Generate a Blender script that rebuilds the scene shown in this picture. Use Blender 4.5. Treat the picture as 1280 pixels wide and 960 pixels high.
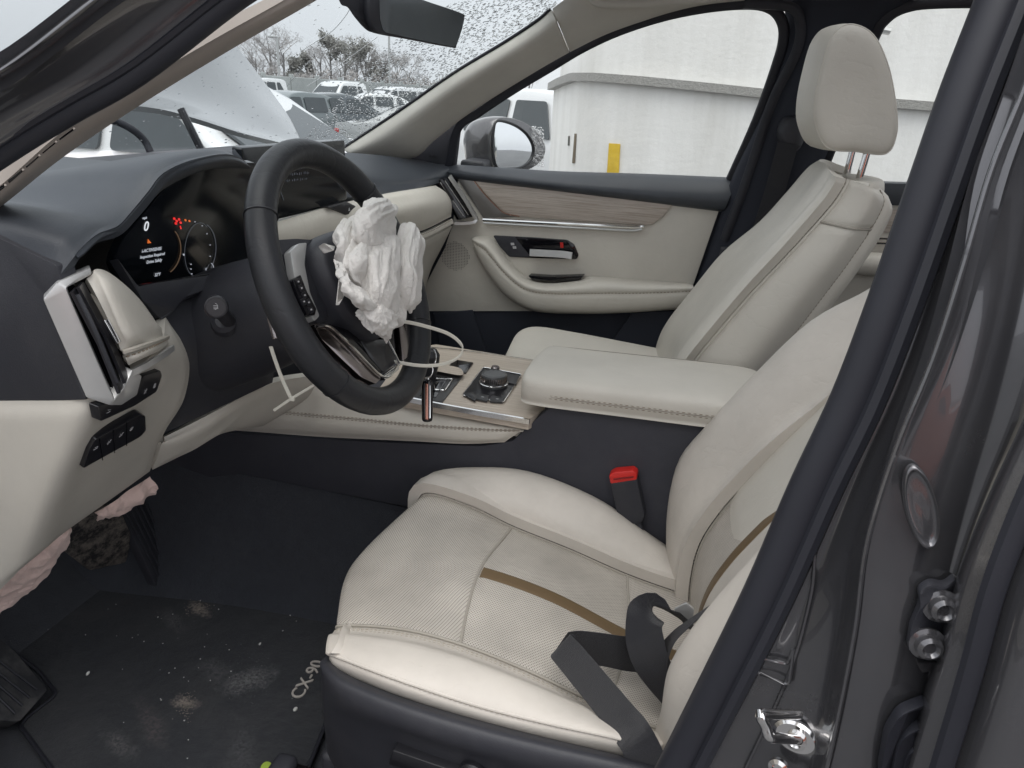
import bpy, bmesh, math, random
import numpy as np
from math import sin, cos, pi, radians, degrees
from mathutils import Vector, Matrix, noise

scene = bpy.context.scene
for o in list(bpy.data.objects):
    bpy.data.objects.remove(o, do_unlink=True)

# ------------------------------------------------------------------ camera
# car frame: x forward, y to the driver's (left) side, z up, metres
CAM = np.array([0.0, 1.26, 1.34]); YAW = 14.0; PITCH = 21.3; ROLL = 3.0; FPX = 924.0
_a, _p, _q = radians(YAW), radians(PITCH), radians(ROLL)
_d = np.array([sin(_a) * cos(_p), -cos(_a) * cos(_p), -sin(_p)])
_r0 = np.array([-cos(_a), -sin(_a), 0.0]); _u0 = np.cross(_r0, _d)
_r = _r0 * cos(_q) + _u0 * sin(_q); _u = -_r0 * sin(_q) + _u0 * cos(_q)
camd = bpy.data.cameras.new('camera'); cam = bpy.data.objects.new('camera', camd)
scene.collection.objects.link(cam)
camd.sensor_width = 36.0; camd.lens = 36.0 * FPX / 1280.0
camd.clip_start = 0.02; camd.clip_end = 1000.0
cam.matrix_world = Matrix(((_r[0], _u[0], -_d[0], CAM[0]), (_r[1], _u[1], -_d[1], CAM[1]),
                           (_r[2], _u[2], -_d[2], CAM[2]), (0, 0, 0, 1)))
scene.camera = cam
scene.render.resolution_x = 1024; scene.render.resolution_y = 768

# ------------------------------------------------------------------ overcast daylight
SUN_EL, SUN_AZ = 74.0, 100.0          # degrees; azimuth from +x towards +y (from the open driver's side)
world = bpy.data.worlds.new('World'); scene.world = world; world.use_nodes = True
_nt = world.node_tree; _nt.nodes.clear()
_sky = _nt.nodes.new('ShaderNodeTexSky'); _sky.sky_type = 'NISHITA'; _sky.sun_disc = False
_sky.sun_elevation = radians(SUN_EL); _sky.sun_rotation = radians(90 - SUN_AZ)
_sky.air_density = 1.0; _sky.dust_density = 6.0; _sky.ozone_density = 1.0
_hs = _nt.nodes.new('ShaderNodeHueSaturation'); _hs.inputs['Saturation'].default_value = 0.22
_bg = _nt.nodes.new('ShaderNodeBackground'); _bg.inputs['Strength'].default_value = 0.15
_wo = _nt.nodes.new('ShaderNodeOutputWorld')
_cl = _nt.nodes.new('ShaderNodeMix'); _cl.data_type = 'RGBA'; _cl.inputs[0].default_value = 0.82      # even cloud deck over the clear sky
_cl.inputs[7].default_value = (2.55, 2.62, 2.78, 1)
_nt.links.new(_sky.outputs[0], _hs.inputs['Color']); _nt.links.new(_hs.outputs[0], _cl.inputs[6]); _nt.links.new(_cl.outputs[2], _bg.inputs['Color'])
_nt.links.new(_bg.outputs[0], _wo.inputs['Surface'])
sund = bpy.data.lights.new('sun', 'SUN'); sun = bpy.data.objects.new('sun', sund); scene.collection.objects.link(sun)
sund.energy = 0.5; sund.angle = radians(60); sund.color = (1.0, 0.975, 0.94)
_sd = Vector((cos(radians(SUN_EL)) * cos(radians(SUN_AZ)), cos(radians(SUN_EL)) * sin(radians(SUN_AZ)), sin(radians(SUN_EL))))
sun.rotation_euler = _sd.to_track_quat('Z', 'Y').to_euler(); sun.location = (0, 6, 8)
scene.view_settings.view_transform = 'Standard'; scene.view_settings.look = 'None'
scene.view_settings.gamma = 1.0; scene.view_settings.use_curve_mapping = False
scene.view_settings.exposure = 1.6
scene.render.engine = 'CYCLES'
scene.cycles.max_bounces = 10; scene.cycles.transparent_max_bounces = 24

# ------------------------------------------------------------------ picture point -> place in the car frame
def ray(px, py):
    return _d + _r * (px - 640) / FPX + _u * (480 - py) / FPX
def P(px, py, y=None, x=None, z=None):
    v = ray(px, py)
    t = (y - CAM[1]) / v[1] if y is not None else (x - CAM[0]) / v[0] if x is not None else (z - CAM[2]) / v[2]
    return CAM + v * t
def plane3(a, b, c):
    a, b, c = map(np.asarray, (a, b, c)); n = np.cross(b - a, c - a); n = n / np.linalg.norm(n)
    if n @ (CAM - a) < 0: n = -n
    return a, n
def PP(px, py, pl):
    p0, n = pl; v = ray(px, py); return CAM + v * ((p0 - CAM) @ n / (v @ n))
def Q(pts, y=None, z=None, x=None):
    return np.array([P(p[0], p[1], y=(p[2] if len(p) > 2 else y), x=x, z=z) if len(p) > 2 or z is None else P(p[0], p[1], z=z) for p in pts])
def zoomed(pts, ox, oy, k):
    return [(ox + p[0] * k, oy + p[1] * k) + tuple(p[2:]) for p in pts]

# ------------------------------------------------------------------ curves
def crw(n, ts):
    """Catmull-Rom weights: rows of ts over n control points (end points mirrored)."""
    W = np.zeros((len(ts), n))
    for k, t in enumerate(ts):
        i = min(int(math.floor(t)), n - 2) if n > 1 else 0
        i = max(i, 0); f = t - i
        w = (-.5*f + f*f - .5*f**3, 1 - 2.5*f*f + 1.5*f**3, .5*f + 2*f*f - 1.5*f**3, -.5*f*f + .5*f**3)
        for o, ww in zip((-1, 0, 1, 2), w):
            j = i + o
            if j < 0: W[k, 0] += 2*ww; W[k, 1] -= ww
            elif j > n - 1: W[k, n-1] += 2*ww; W[k, n-2] -= ww
            else: W[k, j] += ww
    return W
def cr(pts, m=8, closed=False):
    pts = np.asarray(pts, float)
    if closed:
        n = len(pts); out = []
        ext = np.vstack([pts[-1:], pts, pts[:2]])
        for i in range(n):
            p0, p1, p2, p3 = ext[i], ext[i+1], ext[i+2], ext[i+3]
            for k in range(m):
                f = k / m
                out.append(p0*(-.5*f+f*f-.5*f**3) + p1*(1-2.5*f*f+1.5*f**3) + p2*(.5*f+2*f*f-1.5*f**3) + p3*(-.5*f*f+.5*f**3))
        return np.array(out)
    n = len(pts)
    return crw(n, np.linspace(0, n - 1, (n - 1) * m + 1)) @ pts
def bic(grid, ss, tt):
    grid = np.asarray(grid, float); R, C, _ = grid.shape
    return np.einsum('ar,rck,bc->abk', crw(R, ss), grid, crw(C, tt))
def fillet(pts, r, n=5):
    pts = [np.asarray(p, float) for p in pts]; out = []; N = len(pts)
    for i in range(N):
        a, b, c = pts[i-1], pts[i], pts[(i+1) % N]
        rr = r[i] if isinstance(r, (list, tuple)) else r
        u, v = a - b, c - b; lu, lv = np.linalg.norm(u), np.linalg.norm(v)
        k = min(rr, lu * .45, lv * .45)
        s, e = b + u / lu * k, b + v / lv * k
        for j in range(n + 1):
            t = j / n; out.append(s*(1-t)**2 + 2*b*t*(1-t) + e*t*t)
    return np.array(out)
def nrm(v):
    v = np.asarray(v, float); return v / max(np.linalg.norm(v), 1e-9)

# ------------------------------------------------------------------ objects
ROOTLOC = {}
def mesh(name, verts, faces, mat, parent=None, smooth=True, sharp=40, uvs=None, kind=None, label=None):
    loc = ROOTLOC.get(parent.name, np.zeros(3)) if parent else np.zeros(3)
    me = bpy.data.meshes.new(name)
    me.from_pydata([tuple(map(float, np.asarray(v) - loc)) for v in verts], [], [tuple(map(int, f)) for f in faces])
    if uvs is not None:
        ul = me.uv_layers.new(name='UVMap')
        li = np.zeros(len(me.loops), dtype=np.int32); me.loops.foreach_get('vertex_index', li)
        ul.data.foreach_set('uv', np.asarray(uvs, np.float32)[li].ravel())
    if smooth:
        me.polygons.foreach_set('use_smooth', [True] * len(me.polygons))
        if sharp: me.set_sharp_from_angle(angle=radians(sharp))
    if isinstance(mat, (list, tuple)):
        for m in mat: me.materials.append(m)
    else: me.materials.append(mat)
    me.update()
    o = bpy.data.objects.new(name, me); scene.collection.objects.link(o)
    if parent:
        o.parent = parent; ROOTLOC[o.name] = loc
    if kind: o['kind'] = kind
    if label: o['label'] = label
    return o
def thing(name, label, cat, loc=(0, 0, 0), group=None):
    o = bpy.data.objects.new(name, None); scene.collection.objects.link(o)
    o.location = tuple(map(float, loc)); o.empty_display_size = .05
    ROOTLOC[o.name] = np.asarray(loc, float)
    return tag(o, label, cat, group)
def tag(o, label, cat=None, group=None, kind=None):
    o['label'] = label
    if cat: o['category'] = cat
    if group: o['group'] = group
    if kind: o['kind'] = kind
    return o
def fix(verts, faces):
    bm = bmesh.new(); vs = [bm.verts.new(tuple(map(float, v))) for v in verts]
    for f in faces:
        try: bm.faces.new([vs[i] for i in f])
        except ValueError: pass
    bmesh.ops.recalc_face_normals(bm, faces=bm.faces)
    return bm
def from_bm(name, bm, mat, parent=None, smooth=True, sharp=40, **kw):
    bm.verts.index_update()
    o = mesh(name, [tuple(v.co) for v in bm.verts], [[v.index for v in f.verts] for f in bm.faces], mat, parent, smooth, sharp, **kw)
    bm.free(); return o

def panel(name, grid, mat, parent, s=None, t=None, ns=24, nt=24, puff=.004, w=.012, thick=.012, raised=0., flip=None, edges='stab', **kw):
    """Upholstered panel: a patch of a smooth surface whose rim rolls inwards; real thickness."""
    grid = np.asarray(grid, float)
    s = s or (0, grid.shape[0] - 1); t = t or (0, grid.shape[1] - 1)
    def sp(n):
        u = np.linspace(0, 1, n + 1); return .5*u + .5*(.5 - .5*np.cos(pi*u))
    ss = s[0] + (s[1] - s[0]) * sp(ns); tt = t[0] + (t[1] - t[0]) * sp(nt)
    p = bic(grid, ss, tt); A, B = p.shape[:2]
    du = np.gradient(p, axis=0); dv = np.gradient(p, axis=1)
    n = np.cross(du, dv); n /= np.maximum(np.linalg.norm(n, axis=2, keepdims=True), 1e-9)
    toc = ((CAM - p) * n).sum()
    if (toc < 0) != bool(flip): n = -n
    ls = np.vstack([np.zeros(B), np.cumsum(np.linalg.norm(np.diff(p, axis=0), axis=2), axis=0)])
    lt = np.hstack([np.zeros((A, 1)), np.cumsum(np.linalg.norm(np.diff(p, axis=1), axis=2), axis=1)])
    drop = np.zeros((A, B))
    if 's' in edges: drop = np.maximum(drop, np.exp(-(ls / w) ** 2))
    if 't' in edges: drop = np.maximum(drop, np.exp(-((ls[-1] - ls) / w) ** 2))
    if 'a' in edges: drop = np.maximum(drop, np.exp(-(lt / w) ** 2))
    if 'b' in edges: drop = np.maximum(drop, np.exp(-((lt[:, -1:] - lt) / w) ** 2))
    top = p + n * (raised - puff * drop)[..., None]
    bot = p + n * (raised - puff - thick)
    V = np.vstack([top.reshape(-1, 3), bot.reshape(-1, 3)])
    uv = np.stack([ls, lt], axis=2).reshape(-1, 2); uv = np.vstack([uv, uv])
    F = []; o2 = A * B; idx = lambda i, j: i * B + j
    for i in range(A - 1):
        for j in range(B - 1):
            q = (idx(i, j), idx(i+1, j), idx(i+1, j+1), idx(i, j+1))
            F.append(q); F.append(tuple(x + o2 for x in reversed(q)))
    for i in range(A - 1):
        F.append((idx(i, 0), o2 + idx(i, 0), o2 + idx(i+1, 0), idx(i+1, 0)))
        F.append((idx(i+1, B-1), o2 + idx(i+1, B-1), o2 + idx(i, B-1), idx(i, B-1)))
    for j in range(B - 1):
        F.append((idx(0, j+1), o2 + idx(0, j+1), o2 + idx(0, j), idx(0, j)))
        F.append((idx(A-1, j), o2 + idx(A-1, j), o2 + idx(A-1, j+1), idx(A-1, j+1)))
    # orient outward
    f0 = F[0]; nn = np.cross(V[f0[1]] - V[f0[0]], V[f0[2]] - V[f0[1]])
    mid = (A // 2) * B + B // 2
    c0 = np.cross(V[mid+B] - V[mid], V[mid+1] - V[mid])
    if c0 @ n[A//2, B//2] < 0: F = [tuple(reversed(f)) for f in F]
    return mesh(name, V, F, mat, parent, True, 50, uvs=uv, **kw)
def online(grid, s=None, t=None, a=0., b=None, m=40, off=.001):
    """points on a surface along one of its lines, lifted off it"""
    grid = np.asarray(grid, float)
    if s is not None:
        b = grid.shape[1]-1 if b is None else b; tt = np.linspace(a, b, m)
        p = bic(grid, [s], tt)[0]; q = bic(grid, [s + .02], tt)[0]
    else:
        b = grid.shape[0]-1 if b is None else b; tt = np.linspace(a, b, m)
        p = bic(grid, tt, [t])[:, 0]; q = bic(grid, tt, [t + .02])[:, 0]
    n = np.cross(np.gradient(p, axis=0), q - p); n /= np.maximum(np.linalg.norm(n, axis=1, keepdims=True), 1e-9)
    if (n * (CAM - p)).sum() < 0: n = -n
    return p + n * off
def sheet(name, outline, mat, parent, thick=.006, bev=.0015, n=None, seg=2, sharp=24, back=True, **kw):
    """flat panel cut to an outline, with thickness behind it and a rounded rim"""
    o = np.asarray(outline, float)
    if n is None:
        n = np.zeros(3)
        for i in range(len(o)): n += np.cross(o[i-1] - o[0], o[i] - o[0])
        n = nrm(n)
        if n @ (CAM - o.mean(0)) < 0: n = -n
    n = nrm(n); N = len(o)
    V = [*o, *(o - n * thick)]
    F = [tuple(range(N)), tuple(reversed(range(N, 2*N)))] + [(i, i + N, (i+1) % N + N, (i+1) % N) for i in range(N)]
    bm = fix(V, F)
    if bev > 0:
        bm.verts.ensure_lookup_table()
        es = [e for e in bm.edges if all(v.index < N for v in e.verts)]
        bm.verts.index_update()
        es = [e for e in bm.edges if e.verts[0].index < N and e.verts[1].index < N]
        try: bmesh.ops.bevel(bm, geom=es, offset=bev, segments=seg, affect='EDGES', profile=.5, clamp_overlap=True)
        except Exception: pass
    bmesh.ops.triangulate(bm, faces=[f for f in bm.faces if len(f.verts) > 4])
    return from_bm(name, bm, mat, parent, True, sharp, **kw)
def frames(path, closed=False, up=None):
    p = np.asarray(path, float); n = len(p)
    T = (np.roll(p, -1, 0) - np.roll(p, 1, 0)) if closed else np.gradient(p, axis=0)
    T /= np.maximum(np.linalg.norm(T, axis=1, keepdims=True), 1e-9)
    if up is not None:
        N = np.asarray(up, float); N = np.broadcast_to(N, p.shape).copy()
        N -= T * (N * T).sum(1, keepdims=True); N /= np.maximum(np.linalg.norm(N, axis=1, keepdims=True), 1e-9)
    else:
        N = np.zeros_like(p); a = np.array([0, 0, 1.]) if abs(T[0][2]) < .9 else np.array([1., 0, 0])
        N[0] = nrm(a - T[0] * (a @ T[0]))
        for i in range(1, n): N[i] = nrm(N[i-1] - T[i] * (N[i-1] @ T[i]))
    return p, T, N, np.cross(T, N)
def sweep(name, path, prof, mat, parent, up=None, closed=False, scale=None, sharp=40, caps=True, **kw):
    """profile [(along normal, along binormal)...] (closed ring) carried along a path"""
    p, T, N, Bn = frames(path, closed, up); m = len(prof); n = len(p); V = []; prof = np.asarray(prof, float)
    for i in range(n):
        k = 1. if scale is None else (scale[i] if np.ndim(scale) else scale)
        for a, b in prof: V.append(p[i] + N[i]*a*k + Bn[i]*b*k)
    F = []
    for i in range(n if closed else n - 1):
        i2 = (i + 1) % n
        for j in range(m): F.append((i*m+j, i*m+(j+1) % m, i2*m+(j+1) % m, i2*m+j))
    if caps and not closed: F += [tuple(reversed(range(m))), tuple((n-1)*m + j for j in range(m))]
    L = np.r_[0, np.cumsum(np.linalg.norm(np.diff(p, axis=0), axis=1))]
    uv = np.array([(L[i], j / m) for i in range(n) for j in range(m)])
    return mesh(name, V, F, mat, parent, True, sharp, uvs=uv, **kw)
def circ(r, n=10, ry=None):
    return [(r*cos(2*pi*k/n), (ry or r)*sin(2*pi*k/n)) for k in range(n)]
def tube(name, path, r, mat, parent, n=10, closed=False, up=None, **kw):
    if np.ndim(r): return sweep(name, path, circ(1., n), mat, parent, up, closed, scale=r, **kw)
    return sweep(name, path, circ(r, n), mat, parent, up, closed, **kw)
def strap(name, path, wdir, width, thick, mat, parent=None, **kw):
    """webbing: flat band following a path, width along wdir (one vector or one per point)"""
    p = np.asarray(path, float); W = np.broadcast_to(np.asarray(wdir, float), p.shape).copy()
    T = np.gradient(p, axis=0); T /= np.maximum(np.linalg.norm(T, axis=1, keepdims=True), 1e-9)
    W -= T * (W * T).sum(1, keepdims=True); W /= np.linalg.norm(W, axis=1, keepdims=True)
    N = np.cross(T, W); V = []; m = 7; uv = []; L = np.r_[0, np.cumsum(np.linalg.norm(np.diff(p, axis=0), axis=1))]
    for i in range(len(p)):
        for k in range(m):
            u = (k/(m-1) - .5); V.append(p[i] + W[i]*u*width + N[i]*thick*.5*(1 if abs(u) < .45 else .5)); uv.append((L[i], u*width))
        for k in range(m):
            u = .5 - k/(m-1); V.append(p[i] + W[i]*u*width - N[i]*thick*.5*(1 if abs(u) < .45 else .5)); uv.append((L[i], u*width))
    M = 2*m; F = []
    for i in range(len(p) - 1):
        for j in range(M): F.append((i*M+j, i*M+(j+1) % M, (i+1)*M+(j+1) % M, (i+1)*M+j))
    F += [tuple(reversed(range(M))), tuple((len(p)-1)*M + j for j in range(M))]
    return mesh(name, V, F, mat, parent, True, 50, uvs=uv, **kw)
def lathe(name, prof, org, axis, mat, parent, n=32, sharp=30, up=None, sy=1., **kw):
    a = nrm(axis); b = nrm(np.cross(a, up if up is not None else ([0, 0, 1] if abs(a[2]) < .9 else [1, 0, 0]))); c = np.cross(a, b)
    V = []; F = []; m = len(prof)
    for k in range(n):
        th = 2*pi*k/n
        for r, h in prof: V.append(np.asarray(org) + a*h + b*r*cos(th) + c*r*sy*sin(th))
    for k in range(n):
        k2 = (k+1) % n
        for j in range(m-1): F.append((k*m+j, k2*m+j, k2*m+j+1, k*m+j+1))
    bm = fix(V, F); bmesh.ops.remove_doubles(bm, verts=bm.verts, dist=1e-6); bmesh.ops.recalc_face_normals(bm, faces=bm.faces)
    return from_bm(name, bm, mat, parent, True, sharp, **kw)
def box(name, c, size, mat, parent, ax=None, bev=.004, seg=3, **kw):
    ax = np.eye(3) if ax is None else np.asarray(ax, float)
    s = np.asarray(size, float) / 2; V = []
    for i in (-1, 1):
        for j in (-1, 1):
            for k in (-1, 1): V.append(np.asarray(c) + ax[0]*s[0]*i + ax[1]*s[1]*j + ax[2]*s[2]*k)
    F = [(0,1,3,2), (4,6,7,5), (0,4,5,1), (2,3,7,6), (0,2,6,4), (1,5,7,3)]
    bm = fix(V, F)
    if bev: bmesh.ops.bevel(bm, geom=bm.edges[:], offset=bev, segments=seg, affect='EDGES', profile=.5, clamp_overlap=True)
    return from_bm(name, bm, mat, parent, True, 35, **kw)
def loft(name, secs, mat, parent, m=6, k=6, caps=True, closed=True, sharp=60, **kw):
    """closed rings (same point count) -> smooth skin; both directions splined"""
    rings = np.array([cr(s, k, closed=True) for s in secs]); n = len(rings)
    ts = np.linspace(0, n-1, (n-1)*m + 1); R = np.einsum('ar,rck->ack', crw(n, ts), rings)
    A, B = R.shape[:2]; V = R.reshape(-1, 3); F = []
    for i in range(A-1):
        for j in range(B): F.append((i*B+j, i*B+(j+1) % B, (i+1)*B+(j+1) % B, (i+1)*B+j))
    if caps: F += [tuple(reversed(range(B))), tuple((A-1)*B+j for j in range(B))]
    bm = fix(V, F); return from_bm(name, bm, mat, parent, True, sharp, **kw)
def stitches(name, path, mat, parent, L=.0042, gap=.0022, r=.00095, **kw):
    p = np.asarray(path, float); d = np.r_[0, np.cumsum(np.linalg.norm(np.diff(p, axis=0), axis=1))]
    V = []; F = []; s = 0.
    at = lambda q: np.array([np.interp(q, d, p[:, k]) for k in range(3)])
    while s + L < d[-1]:
        a, b = at(s), at(s + L); t = nrm(b - a); u = nrm(np.cross(t, [0.3, .2, 1.])); v = np.cross(t, u); o = len(V)
        for e, rr in ((a, .5), (a + (b-a)*.5, 1.15), (b, .5)):
            for k in range(5): V.append(e + (u*cos(2*pi*k/5) + v*sin(2*pi*k/5)) * r * rr)
        for i in range(2):
            for k in range(5): F.append((o+i*5+k, o+i*5+(k+1) % 5, o+i*5+5+(k+1) % 5, o+i*5+5+k))
        F += [tuple(o+k for k in range(4, -1, -1)), tuple(o+10+k for k in range(5))]
        s += L + gap
    return mesh(name, V, F, mat, parent, True, None, kind='stuff', **kw)
def words(name, text, org, right, up, size, mat, parent, thick=.0004, align='CENTER', **kw):
    cu = bpy.data.curves.new(name, 'FONT'); cu.body = text; cu.size = size; cu.extrude = thick; cu.align_x = align; cu.align_y = 'CENTER'; cu.resolution_u = 3
    t = bpy.data.objects.new('tmp', cu); scene.collection.objects.link(t)
    dg = bpy.context.evaluated_depsgraph_get(); me = t.evaluated_get(dg).to_mesh()
    r, u = nrm(right), nrm(np.asarray(up) - nrm(right)*(np.asarray(up) @ nrm(right))); n = np.cross(r, u)
    V = [np.asarray(org) + r*v.co.x + u*v.co.y + n*v.co.z for v in me.vertices]; F = [tuple(p.vertices) for p in me.polygons]
    bpy.data.objects.remove(t, do_unlink=True); bpy.data.curves.remove(cu)
    return mesh(name, V, F, mat, parent, False, None, **kw)
def merge_objs(objs):
    """join simple meshes that make up ONE part"""
    a = objs[0]; bm = bmesh.new()
    for o in objs: bm.from_mesh(o.data)
    bm.to_mesh(a.data); bm.free()
    for o in objs[1:]: bpy.data.objects.remove(o, do_unlink=True)
    return a
def dup(root, loc, label=None, rz=0., scale=None):
    r = root.copy(); scene.collection.objects.link(r); r.location = loc; r.rotation_euler = (0, 0, rz)
    if scale is not None: r.scale = scale
    if label: r['label'] = label
    for ch in list(root.children):
        c = ch.copy(); scene.collection.objects.link(c); c.parent = r
        for g in ch.children:
            d = g.copy(); scene.collection.objects.link(d); d.parent = c
    return r
def PY(rows): return np.array([[P(a, b, y=c) for a, b, c in r] for r in rows])

def seams(grid, lines, mat, parent, r=.0022, off=-.0014):
    for kw in lines: tube('seam', online(grid, m=40, **{'off': off, **kw}), r, mat, parent, 6)
# ------------------------------------------------------------------ materials
def srgb(h):
    c = [int(h[i:i+2], 16) / 255 for i in (0, 2, 4)]
    return tuple(x / 12.92 if x <= .04045 else ((x + .055) / 1.055) ** 2.4 for x in c) + (1,)
class M:
    def __init__(s, name):
        s.m = bpy.data.materials.new(name); s.m.use_nodes = True; s.t = s.m.node_tree; s.t.nodes.clear()
        s.o = s.n('ShaderNodeOutputMaterial'); s.b = s.n('ShaderNodeBsdfPrincipled'); s.l(s.b.outputs[0], s.o.inputs['Surface'])
    def n(s, t, **kw):
        x = s.t.nodes.new(t)
        for k, v in kw.items():
            if k in x.inputs: x.inputs[k].default_value = v
            else: setattr(x, k, v)
        return x
    def l(s, a, b): s.t.links.new(a, b)
    def set(s, **kw):
        for k, v in kw.items(): s.b.inputs[k.replace('_', ' ')].default_value = v
        return s
    def coord(s, which='Object', scale=(1, 1, 1), rot=(0, 0, 0)):
        c = s.n('ShaderNodeTexCoord'); mp = s.n('ShaderNodeMapping'); mp.inputs['Scale'].default_value = scale; mp.inputs['Rotation'].default_value = rot
        s.l(c.outputs[which], mp.inputs['Vector']); return mp.outputs[0]
    def noise(s, vec, scale, detail=4, rough=.6):
        x = s.n('ShaderNodeTexNoise'); x.inputs['Scale'].default_value = scale; x.inputs['Detail'].default_value = detail; x.inputs['Roughness'].default_value = rough
        s.l(vec, x.inputs['Vector']); return x.outputs['Fac']
    def ramp(s, fac, stops):
        r = s.n('ShaderNodeValToRGB'); e = r.color_ramp.elements
        while len(e) < len(stops): e.new(.5)
        for k, (p, c) in enumerate(stops): e[k].position = p; e[k].color = c if len(c) == 4 else tuple(c) + (1,)
        s.l(fac, r.inputs['Fac']); return r.outputs[0]
    def mix(s, a, b, fac, mode='MIX'):
        x = s.n('ShaderNodeMix', data_type='RGBA', blend_type=mode)
        for i, v in ((6, a), (7, b), (0, fac)):
            if hasattr(v, 'links'): s.l(v, x.inputs[i])
            else: x.inputs[i].default_value = v
        return x.outputs[2]
    def math(s, op, a, b=0., c=0.):
        x = s.n('ShaderNodeMath', operation=op)
        for i, v in enumerate((a, b, c)):
            if hasattr(v, 'links'): s.l(v, x.inputs[i])
            else: x.inputs[i].default_value = v
        return x.outputs[0]
    def bump(s, h, dist=.001, strength=.5, prev=None):
        b = s.n('ShaderNodeBump'); b.inputs['Distance'].default_value = dist; b.inputs['Strength'].default_value = strength
        s.l(h, b.inputs['Height'])
        if prev is not None: s.l(prev, b.inputs['Normal'])
        s.l(b.outputs[0], s.b.inputs['Normal']); return b.outputs[0]
    def color(s, c): s.l(c, s.b.inputs['Base Color']); return s

def leather(name, col, rough=.46, grain=900, perf=0., dirt=.03, gs=.25):
    m = M(name); v = m.coord('Object')
    big = m.noise(v, 9, 4); fine = m.noise(v, grain, 3, .5)
    d = tuple(c * (1 - dirt * 2.4) for c in col[:3]) + (1,)
    base = m.mix(d, col, m.ramp(big, [(.30, (0, 0, 0)), (.62, (1, 1, 1))]))
    stain = m.noise(m.coord('Object', (1, 1, 1)), 28, 5, .7)
    base = m.mix(base, tuple(c * k for c, k in zip(col[:3], (.72, .68, .60))) + (1,), m.math('MULTIPLY', m.ramp(stain, [(.60, (0, 0, 0)), (.80, (1, 1, 1))]), dirt * 2.))
    vor = m.n('ShaderNodeTexVoronoi', feature='DISTANCE_TO_EDGE'); vor.inputs['Scale'].default_value = grain * .8; m.l(v, vor.inputs['Vector'])
    h = m.math('ADD', m.math('MULTIPLY', vor.outputs['Distance'], .8), m.math('MULTIPLY', fine, .6))
    cr_ = m.math('ABSOLUTE', m.math('SUBTRACT', m.noise(m.coord('Object', (1, 1.6, 1.3)), 17, 4, .55), .5))
    nb0 = m.bump(m.ramp(cr_, [(.0, (0, 0, 0)), (.05, (1, 1, 1))]), .0012, .16)
    nb = m.bump(h, .0006, gs, nb0)
    m.set(Roughness=rough, Specular_IOR_Level=.35)
    if perf:
        uv = m.coord('UV', (1 / perf, 1 / perf, 1), (0, 0, radians(45)))
        fr = m.n('ShaderNodeVectorMath', operation='FRACTION'); m.l(uv, fr.inputs[0])
        sb = m.n('ShaderNodeVectorMath', operation='SUBTRACT'); m.l(fr.outputs[0], sb.inputs[0]); sb.inputs[1].default_value = (.5, .5, 0)
        sx = m.n('ShaderNodeSeparateXYZ'); m.l(sb.outputs[0], sx.inputs[0])
        dd = m.math('SQRT', m.math('ADD', m.math('MULTIPLY', sx.outputs[0], sx.outputs[0]), m.math('MULTIPLY', sx.outputs[1], sx.outputs[1])))
        hole = m.ramp(dd, [(.20, (0, 0, 0)), (.30, (1, 1, 1))])
        base = m.mix((.17, .155, .135, 1), base, hole)
        m.bump(hole, .0012, .6, nb)
    m.color(base); return m.m
def plastic(name, col, rough=.5, grain=700, gs=.18, spec=.4, dust=.0, dustcol=(.25, .24, .23, 1)):
    m = M(name); v = m.coord('Object')
    vor = m.n('ShaderNodeTexVoronoi'); vor.inputs['Scale'].default_value = grain; m.l(v, vor.inputs['Vector'])
    m.bump(m.math('ADD', vor.outputs['Distance'], m.noise(v, grain * .4, 3)), .0006, gs)
    big = m.noise(v, 6, 5)
    base = m.mix(tuple(c * .8 for c in col[:3]) + (1,), tuple(min(1, c * 1.2) for c in col[:3]) + (1,), big)
    if dust: base = m.mix(base, dustcol, m.math('MULTIPLY', m.ramp(m.noise(v, 14, 6, .7), [(.45, (0, 0, 0)), (.8, (1, 1, 1))]), dust))
    m.color(base); m.set(Specular_IOR_Level=spec)
    m.l(m.math('ADD', m.math('MULTIPLY', big, .14), rough - .07), m.b.inputs['Roughness']); return m.m
def metal(name, col, rough=.2, brushed=False):
    m = M(name); m.set(Base_Color=col, Metallic=1.0, Roughness=rough)
    v = m.coord('Object', (300, 30, 30) if brushed else (1, 1, 1))
    nz = m.noise(v, 3 if brushed else 40, 4); m.l(m.math('ADD', m.math('MULTIPLY', nz, .12), rough - .05), m.b.inputs['Roughness'])
    if brushed: m.bump(nz, .0002, .15)
    return m.m
def carpet(name, col, scale=700, dust=.25, dustcol=(.16, .16, .17, 1), ds=5):
    m = M(name); v = m.coord('Object')
    f = m.math('ADD', m.math('MULTIPLY', m.noise(v, scale, 3, .7), .6), m.math('MULTIPLY', m.noise(v, 48, 5, .7), .4)); m.bump(f, .004, .9)
    base = m.mix(tuple(c * .4 for c in col[:3]) + (1,), tuple(c * 1.9 for c in col[:3]) + (1,), f)
    mask = m.math('MULTIPLY', m.ramp(m.noise(v, ds, 7, .68), [(.50, (0, 0, 0)), (.78, (1, 1, 1))]), m.ramp(m.noise(v, 260, 2), [(.35, (0, 0, 0)), (.7, (1, 1, 1))]))
    base = m.mix(base, dustcol, m.math('MULTIPLY', mask, dust))
    m.color(base); m.set(Roughness=.95, Specular_IOR_Level=.15, Sheen_Weight=.15, Sheen_Roughness=.6); return m.m
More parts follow.
